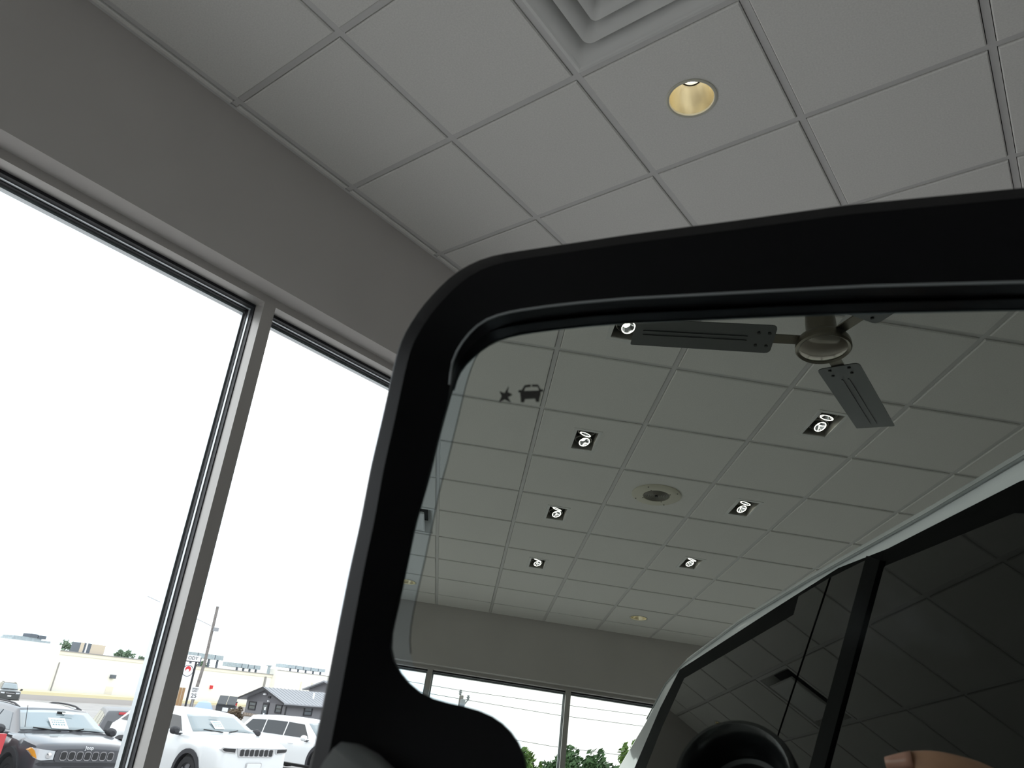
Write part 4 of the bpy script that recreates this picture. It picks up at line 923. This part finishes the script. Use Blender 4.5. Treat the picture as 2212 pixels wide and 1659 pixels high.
obj('notice', FL(-.3, .3, .6, 1.0, .81, .83), MT['signwhite'], dm); obj('notice', FL(.55, .85, .6, 1.0, .81, .83), MT['signwhite'], dm)
tp = empty('tarp_cover', (-74.9, 47.8, gz(-74.9)), 0, 'pale blue tarp-covered heap behind the white SUV roof', 'tarp')
obj('tarp', MB().loft([[F @ Vector((x * k, h, z * k)) for x, z in ((-1.0, -.6), (1.0, -.6), (.95, .6), (-.95, .6))] for k, h in ((1, 0), (.95, .7), (.6, 1.35), (.2, 1.5))], True, True, True), MT['bluetarp'], tp, smooth=True)
rb = empty('red_cart', (-80.3, 55.0, gz(-80.3)), 0, 'small red container beside the stone base of the house', 'container')
obj('cart_body', FL(-.4, .4, .3, 1.5, -.4, .4), MT['red'], rb); obj('cart_lid', FL(-.42, .42, 1.5, 1.62, -.42, .42), MT['clad'], rb); obj('wheel', MB().lathe([(.2, -.06), (.2, .06), (.01, .06)], 14, (0, 0, 0), F @ Matrix.Translation((0, .2, .42))), MT['tyre'], rb)

def foliage(n, c, rad, size, seed, lean=.3):
    rnd = random.Random(seed); m = MB()
    blobs = [(Vector((rnd.gauss(0, .38) * rad[0], rnd.gauss(0, .38) * rad[1], rnd.uniform(-.75, .75) * rad[2])), rnd.uniform(.28, .5)) for _ in range(14)]
    for _ in range(n):
        bc, br = blobs[rnd.randrange(len(blobs))]
        d = Vector((rnd.gauss(0, 1), rnd.gauss(0, 1), rnd.gauss(0, 1))).normalized() * (rnd.random() ** .4) * br
        p = Vector(c) + bc + Vector((d.x * rad[0], d.y * rad[1], d.z * rad[2]))
        a = Vector((rnd.gauss(0, 1), rnd.gauss(0, 1), rnd.gauss(0, 1))).normalized(); e = a.orthogonal().normalized(); s = size * rnd.uniform(.6, 1.3)
        q = a.cross(e)
        m.add([p - e * s, p + q * s * .45, p + e * s, p - q * s * .45], [(0, 1, 2, 3)])
    return m
def tree(x, y, z, h, rad, label, mt, seed, n=1500, size=.28, group=None, nm='tree'):
    r = empty(nm, (x, y, z), 0, label, 'tree', group)
    obj('crown', foliage(n, (0, 0, h - rad[2] * .9), rad, size, seed), MT[mt], r, kind='stuff')
    obj('trunk', MB().tube([(0, 0, -.3), (.1, .05, h * .5), (0, .1, h * .85)], [.22, .15, .05], 8), MT['bark'], r, smooth=True)
    return r
bu = empty('shrub', (-55.0, 38.45, gz(-55.2)), 0, 'dark brown rounded shrub behind the white SUV', 'shrub')
obj('foliage', foliage(1500, (0, 0, .75), (.62, .62, .62), .10, 3), MT['leafbrown'], bu, kind='stuff'); obj('stem', MB().tube([(0, 0, -.1), (0, 0, .9)], .06, 6), MT['bark'], bu)
# tree tops showing above the warehouse roof
k = 0
for l, zt_, rr, lb in ((.8, 4.6, 1.6, 'tree top showing over the warehouse step, left of the beige hut'), (3.0, 4.2, 1.2, 'low tree top right beside the beige rooftop hut'), (9.6, 4.7, 1.1, 'tree top over the warehouse roof, first right of the beige hut'), (11.2, 4.5, 1.0, 'tree top over the warehouse roof, second right of the beige hut'), (14.0, 4.2, 1.3, 'faint tree top over the warehouse roof nearest the mullion'), (25.5, 4.3, 1.6, 'green tree top under the raised condenser by the pole')):
    p = WM @ Vector((l, 24, 0)); k += 1
    q = (p - CAM); p2 = CAM + q * 1.0; s = q.length / (WM @ Vector((l, 0, 0)) - CAM).length
    # same bearing as its gap in the skyline, but standing behind the warehouse
    d0 = (WM @ Vector((l, 0, 0)) - CAM) * 1.38; gx = CAM + d0; zz = CAM.z + (zt_ - .62 - CAM.z) * 1.38
    base = -4.2; tree(gx.x, gx.y, base, zz - base + .2, (rr * 1.25, rr * 1.25, 1.7), lb, 'leafhaze', 20 + k, 900, .26)
# trees and pole beyond the rear windows (seen in the mirror)
rng = random.Random(5)
spec = [(7.3, -64, 7.7, 'a'), (9.5, -69, 8.6, 'a'), (10.4, -62.5, 7.1, 'b'), (12.6, -69, 8.1, 'b'), (13.3, -63.5, 8.1, 'b'), (15.6, -68.5, 7.7, 'b'), (16.4, -63.5, 8.8, 'a'), (19.0, -68, 9.5, 'b'), (5.6, -71, 7.6, 'b'), (2.6, -71, 7.5, 'a'), (21.5, -64, 8.8, 'a')]
names = ['bright green tree beyond the rear window, left of the thin mullion reflection', 'tall bright tree in the rear window reflection, its top highest in the middle pane', 'dark low tree in the mirror just right of the middle pane', 'dark green tree reflected left of centre in the right rear pane', 'dark green tree reflected at the centre of the right rear pane', 'dark green low tree reflected near the car pillar', 'tall light green tree reflected against the white car pillar', 'tall dark tree beyond the rear windows, hidden behind the car pillar', 'dark tree beyond the rear windows, behind the mirror notch', 'light green tree beyond the rear windows, furthest along the pole side', 'light green tall tree beyond the rear windows behind the car']
for i, (x, y, zt_, kk) in enumerate(spec):
    tree(x, y, -.62, zt_ + .62, (1.5, 1.5, 3.2), names[i], 'leafa' if kk == 'a' else 'leafb', 60 + i, 1700, .26)
rp_ = empty('power_pole', (2.55, -49.2, -.62), 0, 'wooden power pole with insulators seen through the rear windows in the mirror', 'pole')
obj('pole', MB().tube([(0.05, -.1, -.2), (0, 0, 9.2)], [.17, .13], 10), MT['wood_pole'], rp_, smooth=True)
for (x0, z0, x1, z1) in ((-.02, 8.7, -.10, 9.50), (.05, 8.4, .42, 9.25)):
    br = obj('bracket', MB().tube([(x0, 0, z0), (x1, 0, z1 - .25)], .04, 6), MT['insul'], rp_)
    obj('insulator', MB().lathe([(.04, -.28), (.10, -.22), (.05, -.17), (.12, -.10), (.05, -.05), (.09, 0), (.01, .04)], 10, (x1, 0, z1)), MT['insul'], br)
obj('transformer', MB().lathe([(.01, 0), (.16, 0), (.16, .55), (.01, .6)], 14, (.12, .18, 8.4)), MT['insul'], rp_)
for z0, z1 in ((9.48, 9.62), (9.0, 8.98), (7.25, 7.2)):
    obj('power_line', MB().tube([(-14, 1.0, z0 + .3), (-6, .3, z0 + .05), (0, 0, z0), (6, -.3, z1), (18, -1.2, z1 + .4)], .014, 5), MT['wire'], rp_)
